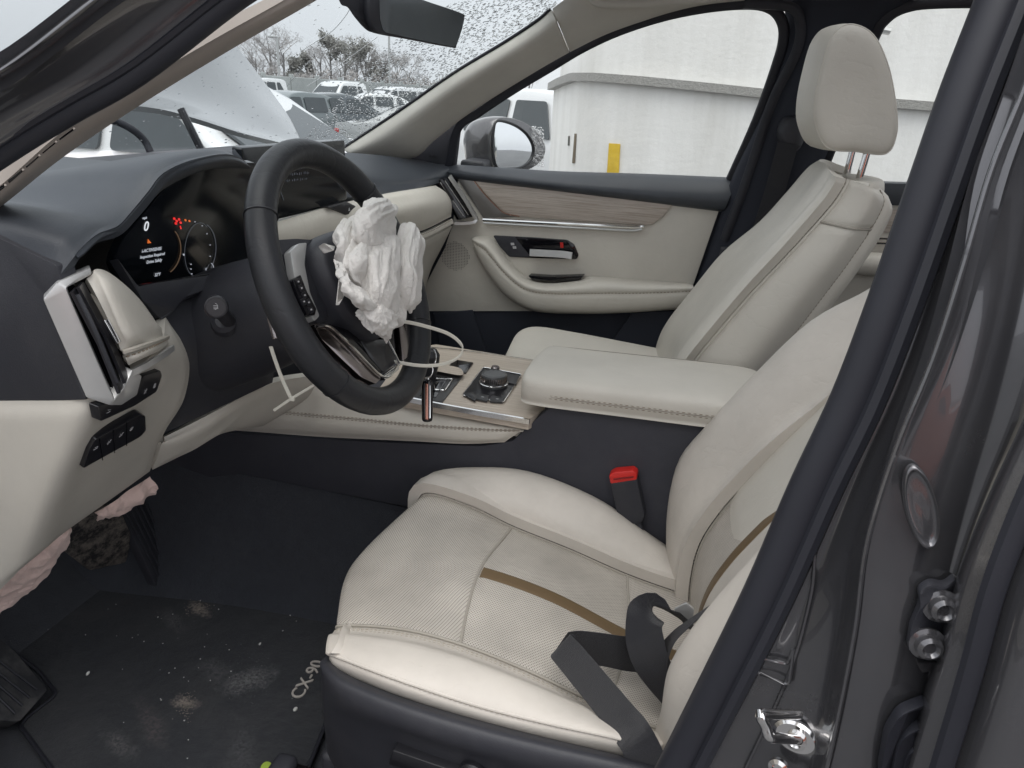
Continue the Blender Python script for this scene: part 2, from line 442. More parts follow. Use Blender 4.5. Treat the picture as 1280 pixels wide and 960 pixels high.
def wood(name, c0, c1, axis_scale, rough=.4, rot=(0, 0, 0)):
    m = M(name); v = m.coord('Object', axis_scale, rot)
    g = m.noise(v, 6, 8, .65); g2 = m.noise(v, 26, 4, .7)
    base = m.mix(c0, c1, m.ramp(g, [(.32, (0, 0, 0)), (.66, (1, 1, 1))]))
    base = m.mix(base, tuple(c * .55 for c in c0[:3]) + (1,), m.math('MULTIPLY', m.ramp(g2, [(.52, (0, 0, 0)), (.72, (1, 1, 1))]), .55))
    m.color(base); m.bump(g2, .0005, .3); m.set(Roughness=rough, Specular_IOR_Level=.35); return m.m
def paint(name, col, rough=.3, dirt=.1, metallic=.6):
    m = M(name); v = m.coord('Object')
    fl = m.noise(v, 2500, 2, .5); base = m.mix(tuple(c * .75 for c in col[:3]) + (1,), tuple(min(1., c * 1.35) for c in col[:3]) + (1,), fl)
    dm = m.math('MULTIPLY', m.ramp(m.noise(v, 12, 7, .7), [(.48, (0, 0, 0)), (.8, (1, 1, 1))]), dirt)
    base = m.mix(base, (.30, .28, .26, 1), dm); m.color(base)
    m.set(Metallic=metallic, Coat_Weight=1.0, Coat_Roughness=.035); m.l(m.math('ADD', m.math('MULTIPLY', dm, .8), rough), m.b.inputs['Roughness']); return m.m
def glow(name, col, s):
    m = M(name); m.set(Base_Color=(.01, .01, .01, 1), Roughness=.3, Emission_Color=col, Emission_Strength=s); return m.m
def glassy(name, tint, gloss=.06, rough=.0, film=.0, filmcol=(.6, .62, .64, 1)):
    """thin car glass: tinted see-through pane with a fresnel mirror coat and an optional film of wet dirt"""
    m = M(name); m.t.nodes.remove(m.b)
    tr = m.n('ShaderNodeBsdfTransparent'); tr.inputs[0].default_value = tint
    gl = m.n('ShaderNodeBsdfGlossy'); gl.inputs['Roughness'].default_value = rough; gl.inputs[0].default_value = (.9, .9, .9, 1)
    lw = m.n('ShaderNodeLayerWeight'); lw.inputs[0].default_value = .5
    fac = m.math('ADD', m.math('MULTIPLY', m.math('POWER', lw.outputs['Facing'], 5.), .22), .02)
    mx = m.n('ShaderNodeMixShader'); m.l(fac, mx.inputs[0]); m.l(tr.outputs[0], mx.inputs[1]); m.l(gl.outputs[0], mx.inputs[2]); out = mx.outputs[0]
    if film:
        df = m.n('ShaderNodeBsdfTranslucent'); df.inputs[0].default_value = filmcol
        v = m.coord('Object'); f = m.math('MULTIPLY', m.ramp(m.noise(v, 5, 6, .7), [(.35, (0, 0, 0)), (.75, (1, 1, 1))]), film)
        m2 = m.n('ShaderNodeMixShader'); m.l(f, m2.inputs[0]); m.l(out, m2.inputs[1]); m.l(df.outputs[0], m2.inputs[2]); out = m2.outputs[0]
    m.l(out, m.o.inputs['Surface']); return m.m
def plain(name, col, rough=.5, metallic=0., spec=.4, var=.15, scale=8, bump=0.):
    m = M(name); v = m.coord('Object'); nz = m.noise(v, scale, 5)
    m.color(m.mix(tuple(c * (1 - var) for c in col[:3]) + (1,), tuple(min(1, c * (1 + var)) for c in col[:3]) + (1,), nz))
    if bump: m.bump(m.noise(v, scale * 12, 4), .004, bump)
    m.set(Roughness=rough, Metallic=metallic, Specular_IOR_Level=spec); return m.m

BEIGE = (.60, .568, .505, 1)
mLeather = leather('ivory_leather', BEIGE)
mLeatherSeat = leather('ivory_seat_leather', (.61, .568, .51, 1), dirt=.05)
mPerf = leather('perforated_ivory_leather', (.585, .543, .485, 1), perf=.0031, dirt=.09)
mBeigePl = plastic('ivory_plastic', (.50, .475, .425, 1), .55, 900, .12)
mBeigeTrim = plastic('warm_grey_trim', (.36, .32, .285, 1), .6, 800, .15)
mPillarTrim = plastic('pale_pillar_trim', (.56, .54, .49, 1), .7, 500, .2)
mHeadliner = plastic('headliner_cloth', (.50, .48, .44, 1), .95, 400, .3, .1)
mStitch = plain('ivory_thread', (.42, .375, .31, 1), .8)
mSeamL = plain('ivory_seam', (.36, .335, .29, 1), .8)
mStitchDk = plain('tan_thread', (.27, .22, .165, 1), .8)
mSeam = plain('dark_seam_cord', (.30, .27, .23, 1), .9)  # cord along the seams, a darker beige than the leather
mDash = plastic('black_soft_dash', (.040, .046, .056, 1), .48, 650, .22, .5, .05)
mBlackPl = plastic('black_grained_plastic', (.028, .029, .036, 1), .50, 700, .2, .45, .06)
mBlackSm = plain('black_smooth_plastic', (.014, .014, .017, 1), .28, spec=.5)
mGloss = plain('piano_black', (.006, .006, .008, 1), .08, spec=.5, var=.05)
mConsoleSide = plastic('charcoal_console_side', (.040, .041, .051, 1), .62, 800, .22, .35, .05)
mNavy = plastic('dark_pillar_cloth', (.030, .033, .044, 1), .8, 500, .25, .25)
mRubber = plain('black_rubber', (.021, .022, .029, 1), .5, spec=.4)
mRim = leather('black_wheel_leather', (.022, .023, .026, 1), .40, 1100, 0., .05, .22)
mChrome = metal('chrome', (.78, .77, .76, 1), .10)
mSatin = plain('satin_silver', (.56, .56, .55, 1), .34, .55, var=.06, scale=60)
mDarkChrome = metal('smoked_chrome', (.30, .27, .27, 1), .16)
mCopper = metal('copper_line', (.62, .40, .32, 1), .25)
mWoodL = wood('pale_maple', (.44, .37, .30, 1), (.60, .53, .45, 1), (1.2, 40, 40))
mWoodD = wood('grey_brown_wood', (.34, .285, .24, 1), (.54, .48, .425, 1), (1.5, 30, 55))
mBrown = leather('bronze_stripe', (.155, .105, .055, 1), .5, 1200, 0., .05)
mCarpet = carpet('black_carpet', (.026, .029, .037, 1), 600, .20)
mMat = carpet('floor_mat_pile', (.011, .013, .016, 1), 800, .42, (.13, .135, .14, 1), 6)
mWeb = None
def _web():
    m = M('black_webbing'); v = m.coord('UV', (700, 260, 1))
    w = m.n('ShaderNodeTexWave'); w.inputs['Scale'].default_value = 1.; w.inputs['Distortion'].default_value = .6; m.l(v, w.inputs['Vector'])
    m.bump(w.outputs['Fac'], .001, .8); m.set(Base_Color=(.016, .016, .023, 1), Roughness=.62, Specular_IOR_Level=.4, Sheen_Weight=.2); return m.m
mWeb = _web()
mRed = plain('red_button', (.62, .025, .02, 1), .35, spec=.5)
mPaint = paint('dark_grey_metallic_paint', (.10, .099, .106, 1), .22, .07)
mPaintIn = paint('dark_door_jamb_paint', (.082, .082, .089, 1), .24, .08)
mHood = paint('wet_grey_hood_paint', (.17, .18, .185, 1), .45, .05, .3)
mCloth = None
def _cloth(name, col, r=.85):
    m = M(name); v = m.coord('Object'); w = m.noise(v, 1500, 2); big = m.noise(v, 18, 5)
    m.color(m.mix(tuple(c * .86 for c in col[:3]) + (1,), col, m.ramp(big, [(.3, (0, 0, 0)), (.7, (1, 1, 1))])))
    rg = m.math('ABSOLUTE', m.math('SUBTRACT', m.noise(v, 95, 5, .6), .5)); m.bump(m.math('ADD', m.math('MULTIPLY', w, .10), m.math('MULTIPLY', rg, -3.)), .003, .55)
    m.set(Roughness=r, Specular_IOR_Level=.2, Subsurface_Weight=.0, Sheen_Weight=.2); return m.m
mCloth = _cloth('white_airbag_nylon', (.70, .675, .64, 1))
mPink = _cloth('pinkish_airbag_nylon', (.70, .53, .48, 1))
mZip = plain('white_nylon_tie', (.72, .70, .62, 1), .4)
mWind = glassy('wet_windscreen_glass', (.86, .88, .88, 1))
mGlass = glassy('side_window_glass', (.93, .94, .93, 1), film=.02)
mAddedRoofGlass = glassy('added_tinted_roof_pane', (.62, .63, .64, 1))  # pane for the assumed roof opening
mDrop = None
def _drop():
    m = M('rain_water'); m.set(Base_Color=(1, 1, 1, 1), Roughness=.0, IOR=1.33, Transmission_Weight=1.0); return m.m
mDrop = _drop()
mMirror = metal('mirror_silver', (.80, .82, .84, 1), .02)
mMirrorDim = metal('dimming_mirror', (.22, .25, .29, 1), .02)
mPerfStain = leather('stained_perforated_leather', (.58, .54, .48, 1), perf=.0031, dirt=.10)
mScreen = plain('display_black', (.007, .009, .012, 1), .14, spec=.5, var=.05)
mIcon = glow('icon_white', (.85, .9, 1, 1), .14)
mIconW = glow('icon_white_bright', (.9, .95, 1, 1), .26)
mIconR = glow('icon_red', (1, .03, .03, 1), .26)
mIconO = glow('icon_orange', (1, .22, .04, 1), .20)
mIconG = glow('icon_green', (.05, .9, .55, 1), .16)
mIconDim = glow('icon_dim', (.5, .55, .65, 1), .045)
mArc = glow('icon_amber_dim', (.8, .5, .3, 1), .035)
mPrint = plain('printed_grey', (.42, .42, .43, 1), .6)
mMatText = plain('mat_lettering', (.42, .39, .36, 1), .8)
# ================================================================== car body shell
body = thing('car', 'dark grey metallic car body framing the open driver door', 'car', (0, 0, 0))
# --- driver's windscreen pillar: trim, rubber, painted flange
L1 = [(560, -98, .50), (470, -42, .51), (398, 2, .53), (297, 60, .55), (184, 129, .58), (80, 199, .61), (0, 262, .635), (-110, 345, .66)]
L2 = [(520, -98, .55), (430, -45, .56), (359, 0, .575), (262, 55, .60), (160, 115, .625), (80, 166, .65), (0, 235, .672), (-110, 318, .69)]
ga = PY([L1, [((a[0]*.55 + b[0]*.45), (a[1]*.55 + b[1]*.45), (a[2]*.55 + b[2]*.45) + .012) for a, b in zip(L1, L2)], L2])
panel('a_pillar_trim', ga, mBeigeTrim, body, ns=12, nt=50, puff=.002, w=.006, thick=.012, label='warm grey trim of the driver side windscreen pillar')
for k in range(6):                                          # demister slots set into the trim
    t0 = 4.80 + k*.27; q = bic(ga, [.50, 1.45], np.linspace(t0, t0 + .22, 5))
    sheet('demister_slot', [*(q[0] + np.array([0, .003, .002])), *((q[1] + np.array([0, .003, .002]))[::-1])], mGloss, body, .004, .0005)
for k in range(7): tube('demister_rib', [bic(ga, [.45], [4.775 + k*.27])[0][0] + np.array([0, .004, .002]), bic(ga, [1.5], [4.795 + k*.27])[0][0] + np.array([0, .004, .002])], .0012, mBeigeTrim, body, 5)
L3 = [(430, -98), (340, -45), (270, 0), (156, 88), (70, 138), (0, 181), (-110, 255)]
wsc = cr(np.array([P(a + 16, b + 2, y=y) for (a, b), y in zip(L3, (.61, .625, .64, .665, .685, .70, .715))]), 6)
sweep('weatherstrip', wsc, circ(.0105, 14, .013), mRubber, body, up=(0, .6, .8))
sweep('weatherstrip_lip', wsc + np.array([-.006, .008, .008]), circ(.005, 8), mRubber, body, up=(0, .6, .8))
gA = PY([[(a, b, y) for (a, b), y in zip(L3, (.625, .64, .655, .68, .70, .715, .73))],
         [(a - 35, b - 6, y) for (a, b), y in zip(L3, (.634, .649, .664, .689, .709, .724, .739))],
         [(a - 66, b - 9, y) for (a, b), y in zip(L3, (.648, .663, .678, .703, .723, .738, .753))],
         [(a - 105, b - 11, y) for (a, b), y in zip(L3, (.668, .683, .698, .722, .742, .757, .772))],
         [(a - 140, b - 12, y) for (a, b), y in zip(L3, (.69, .705, .72, .745, .765, .78, .79))],
         [(a - 150, b - 13, y) for (a, b), y in zip(L3, (.66, .675, .69, .715, .735, .75, .76))]])
panel('a_pillar', gA, mPaintIn, body, ns=40, nt=40, puff=.002, w=.006, thick=.012)
# --- driver's B pillar
S0 = [(1264, -90), (1231, 0), (1187, 112), (1147, 225), (1094, 375), (1047, 495), (994, 605), (936, 735), (881, 845), (822, 960), (780, 1040)]
SY = [.62, .635, .65, .662, .675, .682, .688, .694, .698, .70, .70]
s0 = np.array([P(a + 20, b + 4, y=y) for (a, b), y in zip(S0, SY)])
sweep('door_seal', cr(s0, 6), circ(.0150, 14, .017), mRubber, body, up=(0, 1, 0), label='black rubber seal along the driver side pillar')
sweep('door_seal_lip', cr(np.array([P(a + 46, b + 12, y=y + .012) for (a, b), y in zip(S0, SY)]), 6), circ(.0075, 8), mRubber, body, up=(0, 1, 0))
RG = [(1352, -90), (1320, 0), (1280, 110), (1238, 215), (1204, 330), (1165, 450), (1120, 560), (1083, 680), (1068, 790), (1040, 930), (1010, 1040)]
def mid(A, B, k): return [(a[0]*(1-k) + b[0]*k, a[1]*(1-k) + b[1]*k) for a, b in zip(A, B)]
DE = [(1460, -60), (1440, 60), (1410, 190), (1380, 300), (1340, 420), (1300, 520), (1250, 630), (1212, 730), (1185, 830), (1150, 945), (1120, 1040)]
A0 = [(a + 56, b + 14) for a, b in S0]
def YV(l, v): return [(a, b, c) for (a, b), c in zip(l, v)]
YA = [y + .010 for y in SY]
LN = [.022, .020, .017, .014, .010, .007, .004, .002, .001, 0, 0]
gB = PY([YV(A0, YA), YV(mid(A0, RG, .35), [y + .002 for y in YA]), YV(mid(A0, RG, .8), [y + .02 for y in YA]), YV(RG, [y + .045 for y in YA]),
         YV(mid(RG, DE, .12), [y + .050 - q for y, q in zip(YA, LN)]), YV(mid(RG, DE, .5), [y + .054 - 2*q for y, q in zip(YA, LN)]), YV(mid(RG, DE, .85), [y + .042 - 3*q for y, q in zip(YA, LN)]), YV(DE, [y + .012 - 3*q for y, q in zip(YA, LN)])])
panel('b_pillar', gB, mPaintIn, body, ns=56, nt=60, puff=.001, w=.004, thick=.012, label='dark grey painted pillar behind the driver seat')
sweep('pillar_flange', cr(np.array([P(a, b, y=y + .058) for (a, b), y in zip(RG, SY)]), 6), circ(.003, 8, .002), mPaint, body, up=(0, 1, 0))
gBf = bic(gB, np.linspace(0, 7, 71), np.linspace(0, 10, 121))
def bp(px, py, dy=.0): # point on the pillar skin
    v = nrm(ray(px, py)); w = gBf - CAM; w = w / np.linalg.norm(w, axis=2, keepdims=True); i, j = np.unravel_index(np.argmax(w @ v), gBf.shape[:2])
    i2, j2 = min(max(i, 1), gBf.shape[0]-2), min(max(j, 1), gBf.shape[1]-2); nn = nrm(np.cross(gBf[i2+1, j2] - gBf[i2-1, j2], gBf[i2, j2+1] - gBf[i2, j2-1]))
    return CAM + v * ((gBf[i, j] - CAM) @ nn / (v @ nn)) + np.array([0, dy, 0])
# pressed inner seam lines
for l in ([(1018, 690), (1012, 745), (985, 840), (930, 960)], [(1012, 665), (960, 770), (905, 880), (870, 950)]):
    tube('pressed_seam', cr([bp(*q, .003) for q in l], 6), .0016, mPaintIn, body, 6)
q = [bp(a, b, .004) for a, b in ((948, 820), (956, 816), (972, 826), (978, 830), (990, 806), (996, 812), (986, 850), (950, 836))]
tube('pressed_tab', np.array(fillet([bp(a, b, .004) for a, b in ((944, 836), (950, 818), (984, 826), (992, 806), (986, 852))], .004, 3)), .0016, mPaintIn, body, 6, closed=True)
# oval plug
ov = np.array([bp(1148 + 20*cos(t) + 22*sin(t)*.45*-1, 628 - 52*sin(t), .004) for t in np.linspace(0, 2*pi, 29)[:-1]])
oc = ov.mean(0); on_ = nrm(np.cross(ov[0] - oc, ov[7] - oc)); on_ = on_ if on_[1] > 0 else -on_
loft('oval_plug', [[oc + (p - oc)*k + on_*h for p in ov[::2]] for k, h in ((1., .0), (1., .004), (.92, .006), (.8, .0035), (.4, .004), (.05, .004))], mPaint, body, 3, 3)
# rear door hinge with its two bolts
hg = [(1134, 772), (1146, 745), (1143, 728), (1158, 718), (1176, 722), (1188, 712), (1204, 728), (1212, 738), (1200, 775), (1186, 816), (1150, 812), (1130, 800)]
hinge = sheet('door_hinge', fillet([bp(a, b, .012) for a, b in hg], .004, 3), mBlackPl, body, .010, .002, n=(.1, 1, .1))
for a, b in ((1170, 744), (1153, 790)):
    lathe('hinge_bolt', [(0, 0), (.0125, 0), (.0125, .002), (.0095, .003), (.0088, .008), (.006, .010), (.004, .007), (0, .007)], bp(a, b, .012), (-.1, 1, .1), mPaint, hinge, 24)
sheet('hinge_arm', fillet([bp(a, b, .016) for a, b in ((1140, 812), (1190, 806), (1196, 816), (1146, 822))], .002, 3), mPaint, hinge, .01, .002, n=(.1, 1, .1))
# wiring boot
bt = [(1096, 945), (1104, 900), (1120, 874), (1150, 862), (1180, 866), (1170, 930), (1150, 1000), (1100, 1000)]
boot = None
for k, (s_, h) in enumerate(((1., .010), (.72, .018), (.46, .024))):
    c = np.array([bp(a, b, .006) for a, b in bt]); cc = c.mean(0)
    o_ = sheet('wiring_boot', fillet([cc + (p - cc)*s_ + np.array([0, h, 0]) for p in c], .006, 3), mRubber, body, .012, .004, n=(0, 1, .1))
# --- striker
st0 = bp(995, 915, .004); sn = nrm([.35, 1, .1]); su = nrm(np.array([-.25, 0, 1.])); su = nrm(su - sn*(su @ sn)); sr = np.cross(sn, su)
sx = nrm(P(960, 905, y=st0[1] + .02) - P(1000, 915, y=st0[1])); 
strk = lathe('striker_plate', [(0, 0), (.019, 0), (.019, .003), (.016, .005), (0, .005)], st0, sn, mChrome, body, 28, sy=.8)
e1, e2 = P(998, 893, y=st0[1] + .008), P(998, 925, y=st0[1] + .008); f1, f2 = P(951, 893, y=st0[1] + .05), P(962, 921, y=st0[1] + .05)
tube('striker_loop', cr(np.array([e1, e1*.4 + f1*.6, f1, f1*.5 + f2*.5, f2, f2*.6 + e2*.4, e2]), 5), .0042, mChrome, strk, 10)
for d in (.0, -.034): lathe('striker_bolt', [(0, 0), (.0085, 0), (.0085, .004), (.005, .0055), (.0035, .004), (0, .004)], st0 + su*d + sn*.005 + sx*-.002, sn, mChrome, strk, 20)
# --- rear door edge at the right
def off(l, dx, dy=0): return [(a + dx, b + dy) for a, b in l]
gR = PY([YV(off(DE, -22, -4), [y + .05 for y in SY]), YV(off(DE, -10, 0), [y + .075 for y in SY]), YV(off(DE, 16, 4), [y + .085 for y in SY]), YV(off(DE, 45, 10), [y + .10 for y in SY]), YV(off(DE, 120, 30), [y + .125 for y in SY]), YV(off(DE, 420, 120), [y + .13 for y in SY])])
rd = panel('rear_door', gR, mPaint, body, ns=36, nt=50, puff=.002, w=.006, thick=.03, label='edge of the dark grey rear door')
sweep('rear_door_seal', cr(np.array([P(a + 30, b + 6, y=y + .100) for (a, b), y in zip(DE, SY)]), 6), circ(.006, 8, .008), mRubber, rd, up=(0, 1, 0))
sheet('hinge_pillar', np.array([(.96, .712, .42), (1.20, .715, .42), (1.20, .70, 1.16), (1.0, .70, 1.18), (.96, .705, 1.10)]), mPaintIn, body, .03, .004, n=(0, 1, 0))
sheet('fender', fillet(np.array([(.93, .80, .40), (1.25, .82, .40), (1.35, .83, .75), (1.7, .83, .92), (2.1, .83, .75), (2.3, .80, .70), (2.3, .78, 1.0), (1.6, .79, 1.10), (1.0, .78, 1.13), (.93, .79, 1.05)]), .03), mPaint, body, .03, .006, n=(0, 1, 0))
# --- sill, floor pan, roof, bulkheads
sheet('door_sill', np.array([(1.3, .70, .43), (-.4, .70, .43), (-.4, .80, .42), (1.3, .80, .42)]), mBlackPl, body, .20, .01, n=(0, 0, 1))
gf = np.array([[(-1.6, yv, .33), (-.2, yv, .33), (.5, yv, .33), (1.0, yv, .335), (1.20, yv, .40), (1.38, yv, .56), (1.44, yv, .85), (1.44, yv, 1.15)] for yv in (.74, .4, .0, -.4, -.74)])
panel('floor_carpet', gf, mCarpet, body, ns=24, nt=60, puff=0, thick=.03, flip=False)
tg = np.array([[(xv, .30, .30 + u*.0), (xv, .20, .34 + u), (xv, .15, .46 + u), (xv, .12, .60 + u)] for xv, u in ((1.45, .18), (1.2, .10), (.9, .03), (.5, .0), (-.3, 0.))])
panel('tunnel_carpet', tg, mCarpet, body, ns=30, nt=20, puff=0, thick=.02)
hl = np.array([[(.42, .50, 1.575), (.42, 0, 1.60), (.42, -.56, 1.575)], [(.20, .56, 1.60), (.20, 0, 1.645), (.20, -.58, 1.61)], [(-.5, .58, 1.61), (-.5, 0, 1.66), (-.5, -.58, 1.62)], [(-1.7, .55, 1.56), (-1.7, 0, 1.62), (-1.7, -.55, 1.56)]])
for sr, tr in (((0, 1.08), (0, 2)), ((2.0, 3), (0, 2)), ((1.08, 2.0), (0, .32)), ((1.08, 2.0), (1.68, 2))):
    panel('headliner', hl, mHeadliner, body, s=sr, t=tr, ns=10, nt=10, puff=0, thick=.02)
    panel('roof_panel', hl + np.array([0, 0, .05]), mPaint, body, s=sr, t=tr, ns=10, nt=10, puff=0, thick=.01)
panel('added_roof_glass', hl + np.array([0, 0, .052]), mAddedRoofGlass, body, s=(1.07, 2.01), t=(.31, 1.69), ns=8, nt=8, puff=0, thick=.005)  # assumed glass roof, out of view, added to let more light inside
sheet('tailgate_trim', np.array([(-1.7, .6, .35), (-1.7, .6, 1.55), (-1.7, -.6, 1.55), (-1.7, -.6, .35)]), mBlackPl, body, .03, 0)
sheet('quarter_trim', np.array([(-.40, .70, .40), (-.40, .70, 1.10), (-1.7, .66, 1.10), (-1.7, .66, .40)]), mBlackPl, body, .03, 0)
# roof rail above the driver's opening
sweep('roof_rail', cr(np.array([P(520, -98, y=.56), (.16, .60, 1.52), (-.12, .62, 1.55), P(1200, -90, y=.625) + np.array([-.02, 0, .08])]), 6), circ(.03, 10, .035), mBeigeTrim, body, up=(0, 0, 1))
# --- passenger side pillar trims and roof rail
k7 = lambda l: zoomed(l, 380, 0, .3125)
up7 = k7([(150, 596), (285, 507), (400, 430), (600, 291), (800, 170), (930, 84), (985, 36)])
lo7 = k7([(300, 660), (445, 634), (525, 566), (660, 462), (800, 371), (960, 274), (1062, 216)])
yu = [-.66, -.645, -.63, -.61, -.59, -.57, -.56]; yl = [-.745, -.735, -.725, -.70, -.68, -.655, -.64]
gPA = PY([YV(up7, yu), YV(mid(up7, lo7, .3), [a + .02 for a in yu]), YV(mid(up7, lo7, .7), [a*.4 + b*.6 + .02 for a, b in zip(yu, yl)]), YV(lo7, yl)])
panel('passenger_a_pillar_trim', gPA, mPillarTrim, body, ns=18, nt=50, puff=.004, w=.008, thick=.012, label='pale trim of the passenger side windscreen pillar')
up8 = [(690, 11), (735, -22), (800, -55), (880, -75), (990, -80), (1130, -78), (1300, -60)]
lo8 = [(713, 67), (758, 45), (812, 26), (868, 12), (925, 5), (1010, 0), (1140, 2)]
gPR = PY([YV(up8, [-.55]*7), YV(mid(up8, lo8, .35), [-.555]*7), YV(mid(up8, lo8, .75), [-.59]*7), YV(lo8, [-.635]*7)])
panel('passenger_roof_rail', gPR, mPillarTrim, body, ns=14, nt=50, puff=.004, w=.008, thick=.012)
loft('grab_handle', [[P(a, b, y=-.55) + np.array([0, .0, .0]) + .010*np.array([0, cos(t), sin(t)]) for t in np.linspace(0, 2*pi, 9)[:-1]] for a, b in ((735, -12), (745, 2), (790, 4), (850, 0), (895, -6), (902, -22))], mPillarTrim, body, 4, 3)
bpl = [(978, 0), (982, 40), (976, 75), (948, 150), (914, 222), (892, 290), (862, 372), (840, 440)]
bpr = [(1150, 0), (1105, 25), (1088, 60), (1060, 130), (1026, 214), (1000, 280), (960, 370), (930, 440)]
yb = [-.62, -.63, -.64, -.665, -.69, -.70, -.705, -.71]
gPB = PY([YV(bpl, [a - .03 for a in yb]), YV(mid(bpl, bpr, .12), [a - .004 for a in yb]), YV(mid(bpl, bpr, .3), [a + .012 for a in yb]), YV(mid(bpl, bpr, .7), [a + .012 for a in yb]), YV(bpr, [a - .02 for a in yb])])
panel('passenger_b_pillar_trim', gPB, mNavy, body, ns=24, nt=40, puff=.003, w=.008, thick=.015, label='dark pillar trim behind the passenger headrest')
sweep('passenger_door_seal', cr(np.array([P(a, b, y=c) for a, b, c in ((930, 4, -.605), (985, 8, -.605), (1000, 26, -.615), (996, 64, -.625), (966, 126, -.65), (943, 195, -.672), (927, 242, -.68), (905, 300, -.69))]), 6), circ(.008, 10, .011), mRubber, body, up=(0, 1, 0))
anchor = loft('belt_anchor', [[P(988 + 16*k*cos(t), 168 + 22*k*sin(t), y=-.655 + h) for t in np.linspace(0, 2*pi, 9)[:-1]] for k, h in ((1.1, 0), (1., .012), (.6, .022), (.1, .024))], mBlackPl, body, 3, 3)
strap('shoulder_belt', cr(np.array([P(985, 180, y=-.63), P(962, 260, y=-.64), P(930, 350, y=-.65), P(900, 430, y=-.66)]), 6), (1, 0, .2), .046, .0014, mWeb, body)
box('belt_height_knob', P(905, 316, y=-.68), (.02, .02, .03), mBlackPl, body, bev=.005)
sheet('kick_panel', np.array([(.64, -.757, .35), (1.45, -.757, .35), (1.45, -.757, 1.13), (.64, -.757, 1.13)]), mNavy, body, .02, 0, n=(0, 1, 0))
# --- windscreen
gWS = np.array([[(.34, .60, 1.535), (.62, .63, 1.425), (.90, .66, 1.305), (1.16, .70, 1.19)], [(.35, .32, 1.59), (.66, .33, 1.475), (.97, .35, 1.335), (1.26, .37, 1.19)], [(.36, 0, 1.605), (.68, 0, 1.49), (1.0, 0, 1.345), (1.30, 0, 1.185)], [(.37, -.32, 1.585), (.67, -.33, 1.47), (.97, -.35, 1.325), (1.25, -.37, 1.18)], [(.385, -.575, 1.535), (.60, -.605, 1.415), (.80, -.64, 1.292), (1.02, -.675, 1.155)]])
panel('windscreen', gWS, mWind, body, ns=24, nt=20, puff=0, thick=.005)
tube('windscreen_seal', cr(np.array([P(a, b, y=c - .004) for (a, b), c in zip(up7, yu)]), 6), .004, mRubber, body, 8)
sheet('cowl', np.array([(1.10, .70, 1.195), (1.10, -.76, 1.175), (1.36, -.74, 1.165), (1.36, .68, 1.165)]), mBlackPl, body, .05, .005, n=(0, 0, 1))
# rain on the passenger half of the windscreen
random.seed(11); dv = []; df_ = []
sph = [(0, 0, 1.)] + [(cos(2*pi*k/6)*.72, sin(2*pi*k/6)*.72, .62) for k in range(6)] + [(cos(2*pi*(k+.5)/6), sin(2*pi*(k+.5)/6), .0) for k in range(6)]
sf = [(0, 1+k, 1+(k+1) % 6) for k in range(6)] + [(1+k, 7+k, 1+(k+1) % 6) for k in range(6)] + [(7+k, 7+(k+1) % 6, 1+(k+1) % 6) for k in range(6)] + [(12, 11, 10, 9, 8, 7)]
N = 15000; cnt = 0
px_ = lambda p: (640 + FPX*((p - CAM) @ _r)/((p - CAM) @ _d), 480 - FPX*((p - CAM) @ _u)/((p - CAM) @ _d))
for _ in range(N):
    s_ = random.uniform(1.6, 3.98); t_ = random.uniform(.02, 2.98)
    lim = np.interp(t_, [0, .6, 1.2, 1.8, 2.4, 3], [3.0, 3.05, 3.2, 3.4, 3.55, 3.7])
    if s_ < lim and random.random() > .03: continue
    A = bic(gWS, [s_, s_ + .02], [t_, t_ + .02]); p = A[0, 0]; u = nrm(A[1, 0] - p); v = nrm(np.cross(np.cross(u, A[0, 1] - p), u)); n = np.cross(u, v)
    if n[2] < 0: n = -n
    r = random.uniform(.0010, .0028) * (1.25 if random.random() < .15 else 1); o = len(dv)
    for x, y, z in sph: dv.append(p + n*.0026 + u*x*r + v*y*r*1.1 + n*z*r*.30)
    df_ += [tuple(i + o for i in f) for f in sf]; cnt += 1
rain = mesh('raindrops', dv, df_, mDrop, body, True, None, kind='stuff', label='raindrops beaded on the passenger half of the windscreen')
# wiper, hinge strut and hose in front of the glass
tube('wiper_arm', cr([P(226, 136, x=1.38), P(238, 160, x=1.36), P(252, 188, x=1.34)], 5), [.010]*11, mBlackSm, body, 8)
tube('washer_hose', cr([P(120, 150, x=1.40), P(142, 151, x=1.40), P(164, 161, x=1.38), P(180, 175, x=1.37), P(188, 190, x=1.36)], 6), .009, mRubber, body, 10)
for k in ([(508, 42, .42), (452, 56, .42)],): pass
# long cracks and wiper smears in the glass
def onws(px, py):
    g = bic(gWS, np.linspace(0, 4, 81), np.linspace(0, 3, 81)).reshape(-1, 3); v = nrm(ray(px, py)); w = g - CAM; w = w / np.linalg.norm(w, axis=1, keepdims=True)
    p = g[np.argmax(w @ v)]; t = (p - CAM) @ v; return CAM + v*(t - .004)
mCrack = plain('crack_white', (.75, .77, .78, 1), .4)
for l in ([(375, 65), (395, 52), (414, 40), (432, 20), (440, 5)], [(384, 108), (420, 84), (448, 64), (472, 46)], [(358, 108), (376, 88), (388, 75)], [(488, 107), (500, 96), (510, 88)]):
    tube('glass_crack', cr([onws(*q) for q in l], 4), .0007, mCrack, body, 4)
